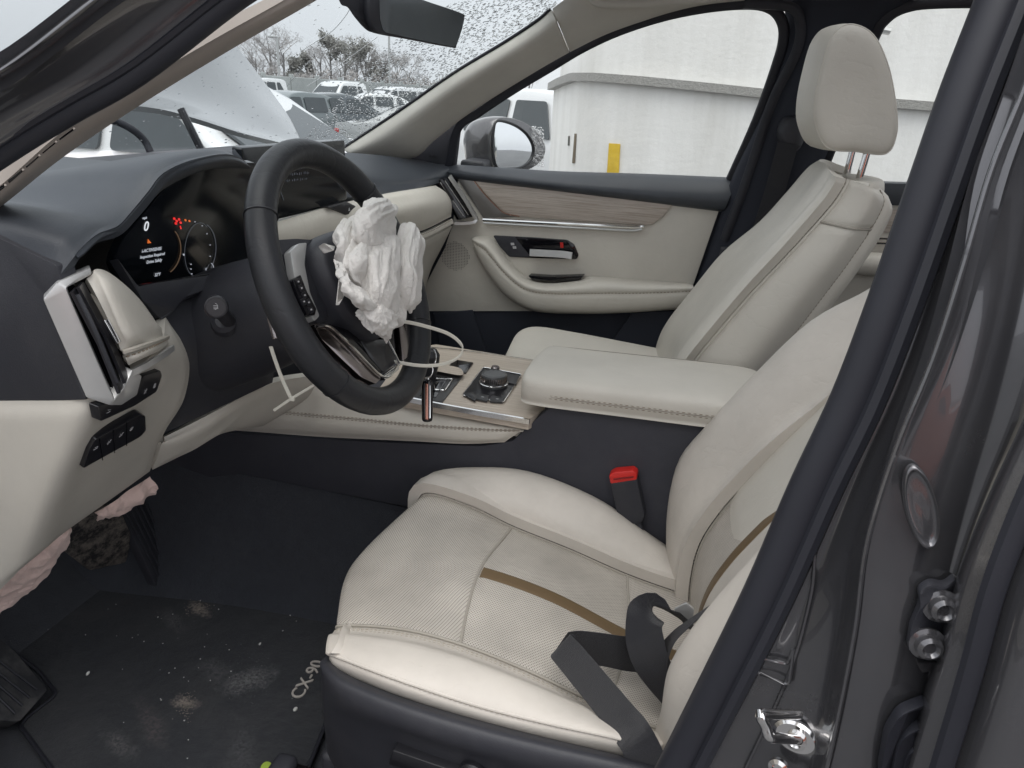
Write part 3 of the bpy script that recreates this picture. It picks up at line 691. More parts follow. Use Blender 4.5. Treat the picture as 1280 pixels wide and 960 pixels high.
# --- buckled hood standing up beyond the glass
gh = np.array([[P(-40, 110, x=1.75), P(60, 40, x=2.0), P(180, -30, x=2.2), P(262, 20, x=2.3)],
               [P(60, 125, x=1.70), P(170, 92, x=1.9), P(255, 62, x=2.1), P(303, 66, x=2.3)],
               [P(184, 133, x=1.65), P(246, 125, x=1.82), P(305, 110, x=2.0), P(338, 112, x=2.2)],
               [P(240, 146, x=1.62), P(295, 147, x=1.75), P(340, 142, x=1.9), P(362, 146, x=2.05)],
               [P(300, 165, x=1.6), P(338, 170, x=1.7), P(362, 172, x=1.8), P(374, 170, x=1.9)],
               [P(352, 178, x=1.6), P(364, 180, x=1.68), P(372, 181, x=1.74), P(377, 180, x=1.8)]])
panel('hood', gh, mHood, body, ns=24, nt=20, puff=.002, thick=.015, label='buckled wet grey hood lifted in front of the windscreen')
# ================================================================== dashboard
dash = thing('dashboard', 'black and ivory leather dashboard with instrument cluster and centre display', 'dashboard', (.75, 0, .70))
# --- soft black top pad on the driver's side, rising into the instrument hood
ridge = Q([(75, 340, .684), (97, 313, .662), (122, 291, .625), (148, 281, .585), (166, 262, .552), (186, 238, .522), (206, 214, .49), (245, 197, .435), (288, 191, .345), (313, 205, .25), (324, 230, .18), (332, 262, .14)])
hz = [.014, .014, .012, .006, .004, .003, .003, .003, .003, .002, .0, -.01]
tops = [ridge]
for dx, tz, k in ((.03, None, 0), (.12, 1.205, .35), (.26, 1.206, .85), (.50, 1.203, 1.)):
    row = []
    for i, p in enumerate(ridge):
        z = p[2] + hz[i] * (1 if tz is None else 2)
        if tz is not None: z = z * (1 - k) + tz * k
        row.append((p[0] + dx, p[1], z))
    tops.append(np.array(row))
gpad = np.array(tops)
panel('top_pad', gpad, mDash, dash, ns=26, nt=60, puff=.003, w=.012, thick=.01, label='black soft dash top rising into the cluster hood')
# hood front lip
inner = Q([(90, 352, .684), (108, 328, .655), (130, 306, .615), (150, 298, .578), (168, 288, .545), (188, 266, .512), (214, 240, .475), (256, 219, .418), (290, 212, .345), (312, 216, .27), (322, 240, .2), (330, 268, .15)])
inner[:, 0] += .018
deep = inner + np.array([.05, 0, -.004])
panel('cluster_hood', np.array([ridge + np.array([-.001, 0, -.002]), (ridge * .45 + inner * .55) + np.array([-.010, 0, 0]), inner, deep]), mDash, dash, t=(.9, 11), ns=22, nt=60, puff=.002, w=.006, thick=.006)
# instrument cluster display
clp = plane3(P(172, 358, y=.52), P(185, 265, y=.515), P(312, 330, y=.27)); clp = (clp[0] + np.array([.03, 0, 0]), clp[1])
cl_out = [(140, 330), (152, 300), (178, 270), (205, 236), (258, 206), (320, 203), (345, 300), (345, 352), (178, 380), (150, 352)]
clus = sheet('instrument_cluster', fillet([PP(a, b, clp) for a, b in cl_out], .01), mScreen, dash, .01, .001)
cn = clp[1]; cU = nrm(PP(240, 250, clp) - PP(262, 330, clp)); cR = nrm(PP(262, 300, clp) - PP(200, 309, clp))
def on(px, py, pl, off=.0012): return PP(px, py, pl) + pl[1] * off
def arcs(name, cx, cy, rx, ry, a0, a1, r, mat, parent, pl, tilt=0., off=.0012, n=24):
    path = []
    for k in range(n + 1):
        t = radians(a0 + (a1 - a0) * k / n); dx, dy = rx * cos(t), -ry * sin(t)
        path.append(on(cx + dx * cos(tilt) - dy * sin(tilt), cy + dx * sin(tilt) + dy * cos(tilt), pl, off))
    return tube(name, path, r, mat, parent, n=5)
words('speed_numeral', '0', on(182, 283, clp), cR, cU, .018, mIconW, clus, .0003)
words('speed_unit', 'mph', on(180, 272, clp), cR, cU, .0045, mIcon, clus, .0003)
words('warning_message', 'i-ACTIVSENSE', on(189, 312, clp), cR, cU, .0062, mIcon, clus, .0003)
words('warning_message', 'Inspection Required', on(190, 319, clp), cR, cU, .0058, mIcon, clus, .0003)
words('warning_message', 'Drive Safely', on(192, 326, clp), cR, cU, .0062, mIcon, clus, .0003)
words('outside_temperature', '32°F', on(196, 343, clp), cR, cU, .0062, mIcon, clus, .0003)
words('odometer_reading', '--- mi', on(220, 352, clp), cR, cU, .0062, mIcon, clus, .0003)
words('odometer_reading', '19,126 mi', on(234, 349, clp), cR, cU, .0062, mIcon, clus, .0003)
def blip(name, px, py, w, h, mat, parent, pl, right, up, off=.0012):
    c = on(px, py, pl, off); return sheet(name, fillet([c - right*w - up*h, c + right*w - up*h, c + right*w + up*h, c - right*w + up*h], min(w, h)*.5, 3), mat, parent, .0004, 0, n=pl[1])
def tri(name, px, py, r, mat, parent, pl, right, up):
    c = on(px, py, pl); return sheet(name, [c - right*r - up*r, c + right*r - up*r, c + up*r], mat, parent, .0004, 0, n=pl[1])
tri('warning_lamp', 185, 301, .0036, mIconO, clus, clp, cR, cU)
for a, b in ((217, 273), (220, 276), (223, 274), (225, 278), (219, 279)): blip('warning_lamp', a, b, .0022, .0020, mIconR, clus, clp, cR, cU)
blip('warning_lamp', 225, 284, .0012, .003, mIconR, clus, clp, cR, cU)
for a, b in ((231, 275), (236, 276)): blip('warning_lamp', a, b, .0018, .0018, mIconO, clus, clp, cR, cU)
arcs('dial_ring', 247, 312, 17, 34, 60, 330, .00035, mIconDim, clus, clp, .08)
arcs('dial_ring', 250, 312, 19, 33, -40, 75, .0005, mIconDim, clus, clp, .08)
arcs('dial_ring', 200, 312, 25, 32, -55, 50, .0008, mArc, clus, clp, .08)
for k, (a, b) in enumerate(((243, 277), (252, 282), (258, 292), (262, 306), (262, 320), (257, 335))): blip('dial_tick', a, b, .0014, .0006, mIcon, clus, clp, cR, cU)
blip('dial_tick', 229, 318, .0016, .0018, mIcon, clus, clp, cR, cU)
for a, b in ((238, 330), (238, 336), (239, 342)): blip('dial_tick', a, b, .0012, .001, mIcon, clus, clp, cR, cU)
arcs('needle_hub', 261, 334, 5, 6, 200, 420, .0006, mIcon, clus, clp)
# black bezel under the display
bz = PY([[(150, 318, .560), (168, 352, .535), (178, 375, .525), (200, 398, .50)],
         [(166, 312, .535), (178, 348, .515), (190, 366, .51), (214, 384, .485)],
         [(172, 312, .53), (230, 348, .46), (235, 358, .45), (232, 370, .45)],
         [(330, 325, .27), (330, 335, .28), (330, 340, .29), (325, 345, .30)]])
sheet('cluster_bezel', fillet(Q([(146, 322, .565), (172, 357, .53), (255, 345, .41), (330, 333, .27), (330, 350, .28), (290, 350, .36), (232, 371, .46), (217, 386, .485), (200, 398, .50), (178, 375, .53)]), .004), mBlackPl, dash, .012, .002)
tube('bezel_edge', cr(Q([(172, 357, .529), (250, 345, .415), (330, 331, .27)]), 6), .0015, mGloss, dash, 6)
tube('bezel_edge', cr(Q([(200, 398, .498), (215, 387, .482), (228, 373, .46), (262, 361, .40), (300, 345, .34)]), 6), .003, mBlackPl, dash, 8)
# core that closes the dash behind the visible panels
sheet('dash_core', np.array([(.84, .66, .97), (.84, .66, 1.12), (.84, -.70, 1.10), (.84, -.70, .74), (.84, .18, .80), (.84, .45, .93)]), mBlackPl, dash, .22, .0, n=(-1, 0, 0))
# --- end panel at the open door
sheet('end_panel', fillet(Q([(-150, 232), (0, 298), (70, 331), (78, 353), (58, 372), (108, 500), (0, 503), (-150, 506)], y=.684), .004), mBlackPl, dash, .02, .002)
# --- side air vent
vent = sheet('vent_frame', fillet(Q([(72, 352, .69), (113, 335, .655), (115, 343, .655), (83, 360, .686), (143, 499, .672), (138, 507, .672), (108, 497, .69), (54, 374, .70)]), .002, 3), mSatin, dash, .022, .003)
sheet('vent_frame_foot', fillet(Q([(138, 507, .672), (143, 499, .670), (156, 484, .655), (166, 462, .64), (178, 470, .625), (172, 494, .63), (152, 507, .655)]), .002, 3), mSatin, dash, .018, .003)
sheet('vent_cavity', Q([(86, 358, .675), (108, 344, .65), (164, 462, .63), (145, 495, .66)]), mGloss, dash, .05, 0)
for k, (a, b, c, d) in enumerate((((92, 362), (150, 487), .682, .665), ((100, 356), (157, 474), .672, .652))):
    p0, p1 = P(*a, y=c), P(*b, y=d); sweep('vent_vane', [p0, (p0+p1)/2 + np.array([-.004, 0, 0]), p1], [(-.010, -.0016), (.010, -.0016), (.010, .0016), (-.010, .0016)], mBlackSm, dash, up=(.5, -.8, 0))
tube('vent_vane', cr(Q([(97, 368, .688), (120, 415, .684), (146, 478, .672)]), 5), .0022, mBlackPl, dash, 6)
sheet('vent_tab', fillet(Q([(130, 400, .665), (136, 398, .66), (152, 427, .655), (147, 430, .66)]), .001, 3), mChrome, dash, .006, .001)
# --- leather pad beside the vent
gl1 = PY([[(110, 345, .66), (124, 333, .645), (146, 340, .615), (180, 371, .565), (208, 410, .515)],
          [(122, 372, .665), (138, 367, .655), (158, 377, .628), (184, 398, .58), (209, 415, .525)],
          [(138, 410, .662), (154, 412, .655), (172, 415, .633), (193, 418, .585), (210, 419, .53)],
          [(154, 441, .655), (168, 437, .645), (184, 431, .622), (199, 425, .585), (211, 420, .53)]])
panel('leather_pad', gl1, mLeather, dash, puff=.006, w=.012, thick=.02)
gl2 = PY([[(155, 440, .646), (172, 435, .634), (192, 427, .600), (209, 419, .530)], [(158, 449, .650), (175, 443, .637), (194, 434, .604), (211, 425, .534)], [(162, 458, .644), (178, 450, .632), (197, 441, .596), (213, 431, .530)]])
panel('leather_pad', gl2, mLeather, dash, ns=10, nt=24, puff=.002, w=.004, thick=.008)
tube('seam', online(gl1, s=3, off=-.002), .003, mSeamL, dash, 6)
stitches('stitching', online(gl2, s=.7, off=.0006), mStitchDk, dash)
sweep('silver_trim', cr(Q([(164, 466, .640), (180, 458, .622), (198, 447, .59), (216, 435, .535)]), 5), [(-.0035, -.002), (.0035, -.002), (.0035, .002), (-.0035, .002)], mSatin, dash, up=(0, 0, 1))
# --- ivory lower panel
glow_ = PY([[(-90, 504, .690), (-90, 570, .690), (-90, 650, .690), (-90, 730, .690), (-90, 815, .690)],
            [(30, 503, .689), (27, 560, .689), (20, 620, .689), (12, 680, .688), (0, 738, .686)],
            [(108, 500, .682), (98, 540, .682), (80, 590, .68), (62, 645, .672), (45, 702, .66)],
            [(160, 475, .63), (140, 520, .63), (120, 565, .625), (102, 615, .61), (85, 668, .59)],
            [(206, 433, .548), (196, 480, .555), (178, 525, .55), (158, 578, .53), (135, 632, .51)],
            [(212, 395, .49), (240, 445, .46), (234, 500, .465), (208, 545, .465), (190, 592, .45)]])
panel('lower_panel', glow_, mBeigePl, dash, ns=40, nt=36, puff=.005, w=.012, thick=.012)
gk = PY([[(207, 546, .462), (262, 520, .40), (312, 495, .32), (352, 478, .24), (400, 470, .16)], [(203, 560, .47), (255, 538, .41), (300, 514, .33), (340, 500, .25), (385, 500, .17)], [(192, 590, .455), (222, 575, .43), (258, 556, .39), (284, 543, .33), (330, 535, .22)]])
panel('knee_panel', gk, mBeigePl, dash, ns=14, nt=30, puff=.004, w=.010, thick=.012)
# inner recess wall between the lower panel and the column
panel('column_recess', PY([[(200, 396, .50), (270, 360, .40), (345, 335, .28)], [(236, 450, .475), (300, 430, .39), (360, 410, .28)], [(206, 548, .468), (275, 516, .395), (350, 480, .28)]]) + np.array([.012, 0, 0]), mBlackPl, dash, puff=.002, thick=.02)
# switch banks
def bank(outl, base, icons, name):
    pl = plane3(*[P(*b[:2], y=b[2]) for b in base]); pl = (pl[0] + pl[1] * .006, pl[1])
    b = sheet(name, fillet([PP(p[0], p[1], pl) for p in outl], .003, 3), mBlackSm, dash, .010, .001)
    R_ = nrm(PP(outl[-1][0], outl[-1][1], pl) * 0 + PP(190, 500, pl) - PP(140, 528, pl)); U_ = np.cross(pl[1], R_)
    for px, py, kind in icons:
        c = on(px, py, pl, .0008)
        if kind == 0: blip('switch_icon', px, py, .0020, .0030, mPrint, b, pl, R_, U_, .0006)
        elif kind == 1:
            for k in (-1, 1): tube('switch_icon', [c + R_*.002*k - U_*.003, c + R_*.0005*k, c + R_*.002*k + U_*.003], .0004, mPrint, b, 4)
        else:
            tube('switch_icon', [c - R_*.003 - U_*.001, c - U_*.001 + R_*.003], .0004, mPrint, b, 4); tube('switch_icon', [c + U_*.0025 - R_*.002, c + U_*.001 + R_*.003], .0004, mPrint, b, 4)
    return pl, b
bank([(122, 508), (126, 527), (168, 508), (196, 490), (203, 470), (201, 463), (180, 470), (160, 494)], [(122, 515, .672), (200, 470, .555), (150, 560, .62)], [(193, 482, 0), (181, 489, 1), (135, 514, 2)], 'switch_bank')
pl2, b2 = bank([(104, 586), (112, 562), (120, 549), (176, 518), (182, 520), (183, 538), (176, 546)], [(105, 570, .655), (182, 530, .555), (140, 610, .56)], [(119, 560, 2), (136, 552, 1), (151, 543, 1), (164, 536, 0)], 'switch_bank')
for a, b in (((128, 575), (124, 548)), ((143, 566), (141, 537)), ((158, 557), (158, 528))):
    tube('switch_gap', [on(*a, pl2, .0004), on(*b, pl2, .0004)], .0005, mGloss, b2, 4)
# --- indicator stalk
sa = P(296, 412, y=.41); sb = P(270, 384, y=.505); ax = nrm(CAM - sb + np.array([0, 0, -.1]))
lathe('stalk_boot', [(0, 0), (.017, 0), (.019, .006), (.016, .016), (.010, .020), (0, .020)], P(283, 405, y=.44), nrm(sb - sa), mBlackPl, dash, 24)
tube('indicator_stalk', cr([sa, sa*.5 + sb*.5, sb - ax*.012], 5), [.009]*11, mBlackPl, dash, 12)
stk = lathe('indicator_stalk', [(0, -.018), (.010, -.018), (.0140, -.010), (.0145, -.002), (.0135, 0), (.012, .0003), (.0116, -.0008), (0, -.0008)], sb, ax, mBlackSm, dash, 32)
skp = (sb + ax * .0, ax); skR = nrm(np.cross([0, 0, 1], ax)); skU = np.cross(ax, skR)
for k in (-1, 0, 1): tube('stalk_icon', [sb + skU*.0018*k - skR*.003, sb + skU*.0018*k + skR*.0025], .00035, mPrint, stk, 4)
arcs('stalk_icon', 268, 383, 4, 4, -80, 80, .00035, mPrint, stk, (sb, ax), off=.0002)
# --- centre display standing on the dash
dp = plane3(P(303, 184, y=.15), P(430, 176, y=-.17), P(357, 268, y=.03))
disp = sheet('center_display', fillet([PP(a, b, dp) for a, b in ((301, 185), (431, 175), (434, 250), (357, 269), (318, 280))], .006), mScreen, dash, .018, .002)
dR = nrm(PP(430, 176, dp) - PP(303, 184, dp)); dU = np.cross(dp[1], dR)
sheet('display_bracket', fillet(Q([(289, 188, .155), (297, 184, .15), (304, 185, .148), (303, 200, .15), (292, 199, .155)]), .003), mDash, dash, .03, .002)
random.seed(4)
for y0, x0, x1 in ((219, 350, 386), (227, 346, 384), (212, 356, 380)):
    x = x0
    while x < x1:
        w = random.choice((1, 1.4, 1.8)); blip('display_text', x + w/2, y0 - (x - x0)*.09 + random.uniform(-.5, .5), w*.0004, random.choice((.0014, .0022)), mIconDim, disp, dp, dR, dU, .0008); x += w + random.choice((.5, .5, .6, 2.2))
arcs('display_arc', 335, 262, 20, 34, 20, 75, .0005, mIconDim, disp, dp)
arcs('display_arc', 372, 262, 62, 55, 28, 62, .0004, mIconDim, disp, dp)
# --- passenger side of the dash
gpr = PY([[(330, 189, -.02), (390, 189, -.25), (436, 190, -.46), (484, 194, -.62), (527, 200, -.745)],
          [(330, 200, .0), (390, 201, -.20), (440, 203, -.38), (495, 208, -.56), (563, 209, -.73)],
          [(330, 212, .02), (390, 215, -.13), (440, 219, -.27), (495, 224, -.47), (563, 218, -.715)],
          [(330, 226, .02), (390, 230, -.12), (445, 233, -.26), (500, 231, -.47), (562, 222, -.712)],
          [(330, 245, .02), (390, 248, -.11), (452, 245, -.25), (505, 238, -.46), (560, 226, -.705)]])
panel('top_pad', gpr, mDash, dash, ns=24, nt=40, puff=.002, w=.006, thick=.012, label='black dash top in front of the passenger')
ggl = PY([[(330, 284, .10), (380, 268, -.02), (430, 253, -.16), (480, 241, -.32), (520, 234, -.50), (546, 230, -.64)],
          [(330, 292, .10), (380, 278, -.015), (430, 264, -.15), (485, 252, -.31), (530, 243, -.50), (560, 240, -.665)],
          [(330, 306, .10), (380, 292, -.01), (430, 280, -.145), (490, 270, -.30), (535, 260, -.49), (567, 254, -.675)],
          [(330, 322, .10), (380, 310, -.01), (430, 300, -.15), (480, 302, -.31), (530, 289, -.50), (566, 271, -.668)]])
panel('leather_fascia', ggl, mLeather, dash, ns=20, nt=40, puff=.005, w=.012, thick=.02)
gst = PY([[(330, 324, .10), (430, 303, -.15), (480, 304, -.315), (530, 291, -.505), (566, 273, -.67)], [(330, 332, .10), (430, 310, -.15), (480, 312, -.312), (530, 298, -.50), (568, 279, -.672)]])
panel('leather_fascia', gst, mLeather, dash, ns=8, nt=30, puff=.002, w=.004, thick=.015)
stitches('stitching', online(gst, s=.2, off=.0005), mStitchDk, dash, .006, .003)
ggb = PY([[(330, 335, .10), (430, 316, -.15), (480, 316, -.32), (530, 303, -.51), (567, 284, -.675)], [(330, 360, .10), (430, 345, -.15), (480, 340, -.32), (520, 328, -.52), (553, 312, -.685)], [(340, 410, .12), (440, 395, -.13), (490, 385, -.32), (520, 362, -.54), (540, 337, -.70)], [(360, 450, .12), (450, 425, -.12), (500, 410, -.32), (520, 388, -.56), (530, 372, -.72)]])
panel('glovebox', ggb, mBeigePl, dash, ns=20, nt=36, puff=.004, w=.01, thick=.015)
pvp = plane3(P(548, 226, y=-.655), P(562, 222, y=-.675), P(585, 272, y=-.69))
pv = sheet('passenger_vent', fillet([PP(a, b, pvp) for a, b in ((545, 225), (563, 221), (591, 271), (574, 275), (562, 252))], .003), mGloss, dash, .02, .001)
for a, b in (((550, 228), (579, 270)), ((556, 226), (585, 269))): tube('vent_vane', [on(*a, pvp, .002), on(*b, pvp, .002)], .0012, mSatin, pv, 5)
tube('vent_vane', [on(553, 230, pvp, .003), on(566, 250, pvp, .003)], .0035, mBlackSm, pv, 6)
sweep('passenger_vent_frame', cr([P(562, 220, y=-.672), P(578, 244, y=-.69), P(594, 270, y=-.70), P(594, 277, y=-.698), P(582, 279, y=-.69), P(568, 279, y=-.68)], 5), [(-.006, -.004), (.006, -.004), (.006, .004), (-.006, .004)], mSatin, dash, up=(0, 1, 0))
# hazard / side switch peeking over the fascia
hp = plane3(P(402, 258, y=-.09), P(437, 256, y=-.19), P(425, 268, y=-.15))
hz_ = sheet('hazard_switch', fillet([PP(a, b, hp) + np.array([-.012, 0, 0]) for a, b in ((402, 258), (426, 251), (438, 257), (436, 266), (425, 268), (411, 261))], .002, 3), mBlackSm, dash, .02, .0015)
_p = P(428, 261, y=-.165) + np.array([-.016, 0, 0]); sheet('switch_icon', [_p + np.array([0, .004, -.003]), _p + np.array([0, -.004, -.003]), _p + np.array([0, 0, .004])], mPrint, hz_, .0006, 0)
# ================================================================== steering wheel
WC = np.array([.454, .366, 1.10]); WT = .421
wn = np.array([-cos(WT), 0., sin(WT)]); ws = nrm(np.cross([0, 0, 1], wn)); wt = np.cross(wn, ws)
wheel = thing('steering_wheel', 'black leather steering wheel with smoked chrome lower spokes and torn airbag cover', 'steering wheel', WC)
def W(a, b, c=0.): return WC + ws*a + wt*b + wn*c
def WP(px, py, c=0.): return PP(px, py, (WC + wn*c, wn))
RC = .1715
th = np.linspace(0, 2*pi, 97)[:-1]
rim = []
prof = [(.0178*cos(a)*(1 + .06*cos(2*a)), .0190*sin(a)) for a in np.linspace(0, 2*pi, 21)[:-1]]
V = []; F = []
for i, t in enumerate(th):
    e = ws*cos(t) + wt*sin(t); k = 1. + .07*max(0, cos(2*(t - radians(20))))*0 + .05*math.exp(-((t - radians(200))/.35)**2) + .05*math.exp(-((t - radians(340))/.35)**2)
    for a, b in prof: V.append(WC + e*(RC + a*k) + wn*b*k)
m_ = len(prof); n_ = len(th)
for i in range(n_):
    for j in range(m_): F.append((i*m_+j, i*m_+(j+1) % m_, ((i+1) % n_)*m_+(j+1) % m_, ((i+1) % n_)*m_+j))
bm = fix(V, F); rimo = from_bm('rim', bm, mRim, wheel, True, None)
for ang in (38, 142, 218, 322):                           # leather joints across the rim
    t = radians(ang); e = ws*cos(t) + wt*sin(t)
    tube('rim_joint', [WC + e*(RC + a*1.035) + wn*b*1.035 for a, b in prof], .0009, mBlackSm, rimo, 5, closed=True)
t2 = np.linspace(0, 2*pi, 240)
stitches('stitching', [WC + (ws*cos(t) + wt*sin(t))*(RC - .0178) + wn*.001 for t in t2], mBlackSm, wheel, .004, .002, .0008)
# hub / airbag cover
hub = np.array([(-.074, .040), (-.055, .058), (-.02, .064), (.02, .064), (.055, .058), (.074, .040), (.078, .0), (.066, -.045), (.035, -.078), (0, -.088), (-.035, -.078), (-.066, -.045), (-.078, 0)])
secs = []
for k, c in ((.80, -.045), (1.0, -.03), (1.02, -.004), (.98, .010), (.88, .019), (.55, .024), (.12, .025)):
    secs.append([W(a*k, b*k, c) for a, b in hub])
loft('hub_cover', secs, mBlackPl, wheel, 4, 5)
# column behind it
cs = []
for c, rx, rz in ((-.30, .085, .085), (-.20, .085, .085), (-.11, .078, .075), (-.06, .062, .062), (-.035, .05, .05)):
    cs.append([W(rx*cos(a), rz*sin(a) - .005, c) for a in np.linspace(0, 2*pi, 13)[:-1]])
loft('column_shroud', cs, mBlackPl, wheel, 3, 4)
def wsheet(name, px, c, mat, thick=.012, bev=.002, r=.003, parent=None): return sheet(name, fillet([WP(a, b, c) for a, b in px], r, 3), mat, parent or wheel, thick, bev, n=wn)
def mirrored(pts): return [(-a, b) for a, b in pts]
def wrel(px, c): return [((WP(a, b, c) - WC) @ ws, (WP(a, b, c) - WC) @ wt) for a, b in px]
def both(name, px, c, mat, thick=.012, bev=.002, r=.003):
    rel = wrel(px, c); o = []
    for q in (rel, mirrored(rel)): o.append(sheet(name, fillet([W(a, b, c) for a, b in q], r, 3), mat, wheel, thick, bev, n=wn))
    return o
# horizontal spokes, their silver brackets and button pods
both('spoke', [(338, 300), (372, 298), (400, 300), (410, 400), (398, 405), (372, 385), (350, 352)], -.006, mBlackPl, .022, .004)
both('silver_bracket', [(363, 314), (374, 304), (384, 303), (381, 330), (388, 366), (400, 395), (393, 402), (380, 378), (368, 345)], .006, mSatin, .010, .002, .004)
pods = both('button_pod', [(366, 350), (376, 343), (384, 364), (396, 386), (394, 394), (384, 394), (373, 372)], .010, mGloss, .010, .0015, .002)
for a, b in ((373, 352), (377, 360), (381, 369), (386, 378), (389, 387), (380, 377)):
    q = (WP(a, b, .0112) - WC) @ ws, (WP(a, b, .0112) - WC) @ wt
    for sgn, pod in ((1, pods[0]), (-1, pods[1])):
        c = W(sgn*q[0], q[1], .0112); sheet('button', fillet([c + ws*i*.0045 + wt*j*.004 for i, j in ((-1, -1), (1, -1), (1, 1), (-1, 1))], .001, 3), mBlackSm, pod, .002, .0006, n=wn)
        blipc = c + wn*.0004; sheet('button_icon', [blipc + ws*i*.0015 + wt*j*.0009 for i, j in ((-1, -1), (1, -1), (1, 1), (-1, 1))], mPrint, pod, .0003, 0, n=wn)
_g = WP(523, 333, .02); lathe('indicator_lamp', [(0, 0), (.003, 0), (.003, .0015), (0, .002)], _g, wn, mIconG, wheel, 12)
# twin lower spokes
both('lower_spoke', [(392, 404), (410, 406), (434, 428), (478, 472), (470, 480), (452, 472), (425, 447), (402, 424)], .004, mDarkChrome, .016, .003, .004)
both('lower_spoke_fill', [(410, 404), (440, 414), (468, 446), (478, 468), (455, 449), (434, 428)], -.001, mGloss, .014, .002, .003)
wsheet('spoke_center', [(450, 425), (482, 424), (497, 452), (480, 466), (462, 446)], .000, mBlackSm, .014, .003)
for px in ([(396, 408), (412, 408), (436, 429), (479, 471), (497, 457), (498, 452), (484, 424)],):
    tube('chrome_line', cr([WP(a, b, .007) for a, b in px], 5), .0018, mChrome, wheel, 8)
wsheet('chrome_tip', [(478, 470), (498, 455), (499, 462), (482, 475)], .006, mChrome, .008, .002)
# paddle behind the left of the rim
wsheet('shift_paddle', [(328, 352), (334, 350), (352, 420), (346, 424)], -.03, mDarkChrome, .006, .001)
# ================================================================== deflated airbag: a nylon bag crumpled into a small bundle
def crumple(nu=110, nv=72, R=.118, iters=420, seed=5):
    rng = np.random.default_rng(seed)
    pts = [(0, 0, 1.)]
    for i in range(1, nv):
        t = pi*i/nv
        for j in range(nu): pts.append((sin(t)*cos(2*pi*j/nu), sin(t)*sin(2*pi*j/nu), cos(t)))
    pts.append((0, 0, -1.)); X = np.array(pts)*R; n = len(X); idx = lambda i, j: 1 + (i-1)*nu + j % nu
    F = []; E = []
    for j in range(nu): F.append((0, idx(1, j), idx(1, j+1))); F.append((n-1, idx(nv-1, j+1), idx(nv-1, j)))
    for i in range(1, nv):
        for j in range(nu):
            E.append((idx(i, j), idx(i, j+1)))
            if i < nv-1:
                F.append((idx(i, j), idx(i+1, j), idx(i+1, j+1), idx(i, j+1)))
                E += [(idx(i, j), idx(i+1, j)), (idx(i, j), idx(i+1, j+1)), (idx(i, j+1), idx(i+1, j))]
    B = [(idx(i, j), idx(i+2, j)) for i in range(1, nv-2) for j in range(nu)] + [(idx(i, j), idx(i, j+2)) for i in range(1, nv) for j in range(nu)]
    def prep(L): L = np.array(L); return L[:, 0], L[:, 1], np.linalg.norm(X[L[:, 0]] - X[L[:, 1]], axis=1)
    sets = [(prep(E), .9), (prep(B), .22)]
    cntv = sum(np.bincount(s[0][0], minlength=n) + np.bincount(s[0][1], minlength=n) for s in sets) * .5 + 1e-6
    nz = np.array([[noise.noise(Vector(p*np.array([42, 9, 42])) + Vector((k*9.1, 3, 5))) for k in range(3)] for p in X])
    n2 = np.array([[noise.noise(Vector(p*np.array([70, 30, 70])) + Vector((k*5.1, 1, 2))) for k in range(3)] for p in X])
    X = X + nz*.024 + n2*.004
    tgt = np.array([.072, .092, .040])
    lump = np.array([noise.noise(Vector(p*18) + Vector((2, 7, 1))) for p in X])
    for it in range(iters):
        k = min(1., it/(iters*.62)); ax = np.array([R, R, R*.8])*(1-k) + tgt*k
        for (a, b, L), st in sets:
            d = X[b] - X[a]; l = np.linalg.norm(d, axis=1); c = ((l - L)/np.maximum(l, 1e-9)*st*.5)[:, None]*d
            for q in range(3):
                X[:, q] += (np.bincount(a, c[:, q], n) - np.bincount(b, c[:, q], n))/cntv*1.6
        w = np.where(X[:, 1] < 0, 1 - .50*np.clip(-X[:, 1]/.095, 0, 1)**1.6, 1 - .22*np.clip(X[:, 1]/.095, 0, 1)**2)
        e = X/ax; e[:, 0] /= w; r = np.linalg.norm(e, axis=1)/(1 + .24*lump*k)
        out = r > 1; X[out] -= (X[out]*(1 - 1/r[out])[:, None])*.5
    return X, F
_X, _F = crumple()
bag_c = W(.0, -.004, .040)
V = [bag_c + ws*p[0]*.82 + wt*p[1]*.84 + wn*p[2]*.8 for p in _X]
me_ = mesh('airbag', V, _F, mCloth, None, True, None); sm = me_.modifiers.new('smooth', 'SUBSURF'); sm.levels = 1; sm.render_levels = 1
tag(me_, 'crumpled white deflated airbag bursting from the steering wheel hub', 'airbag')
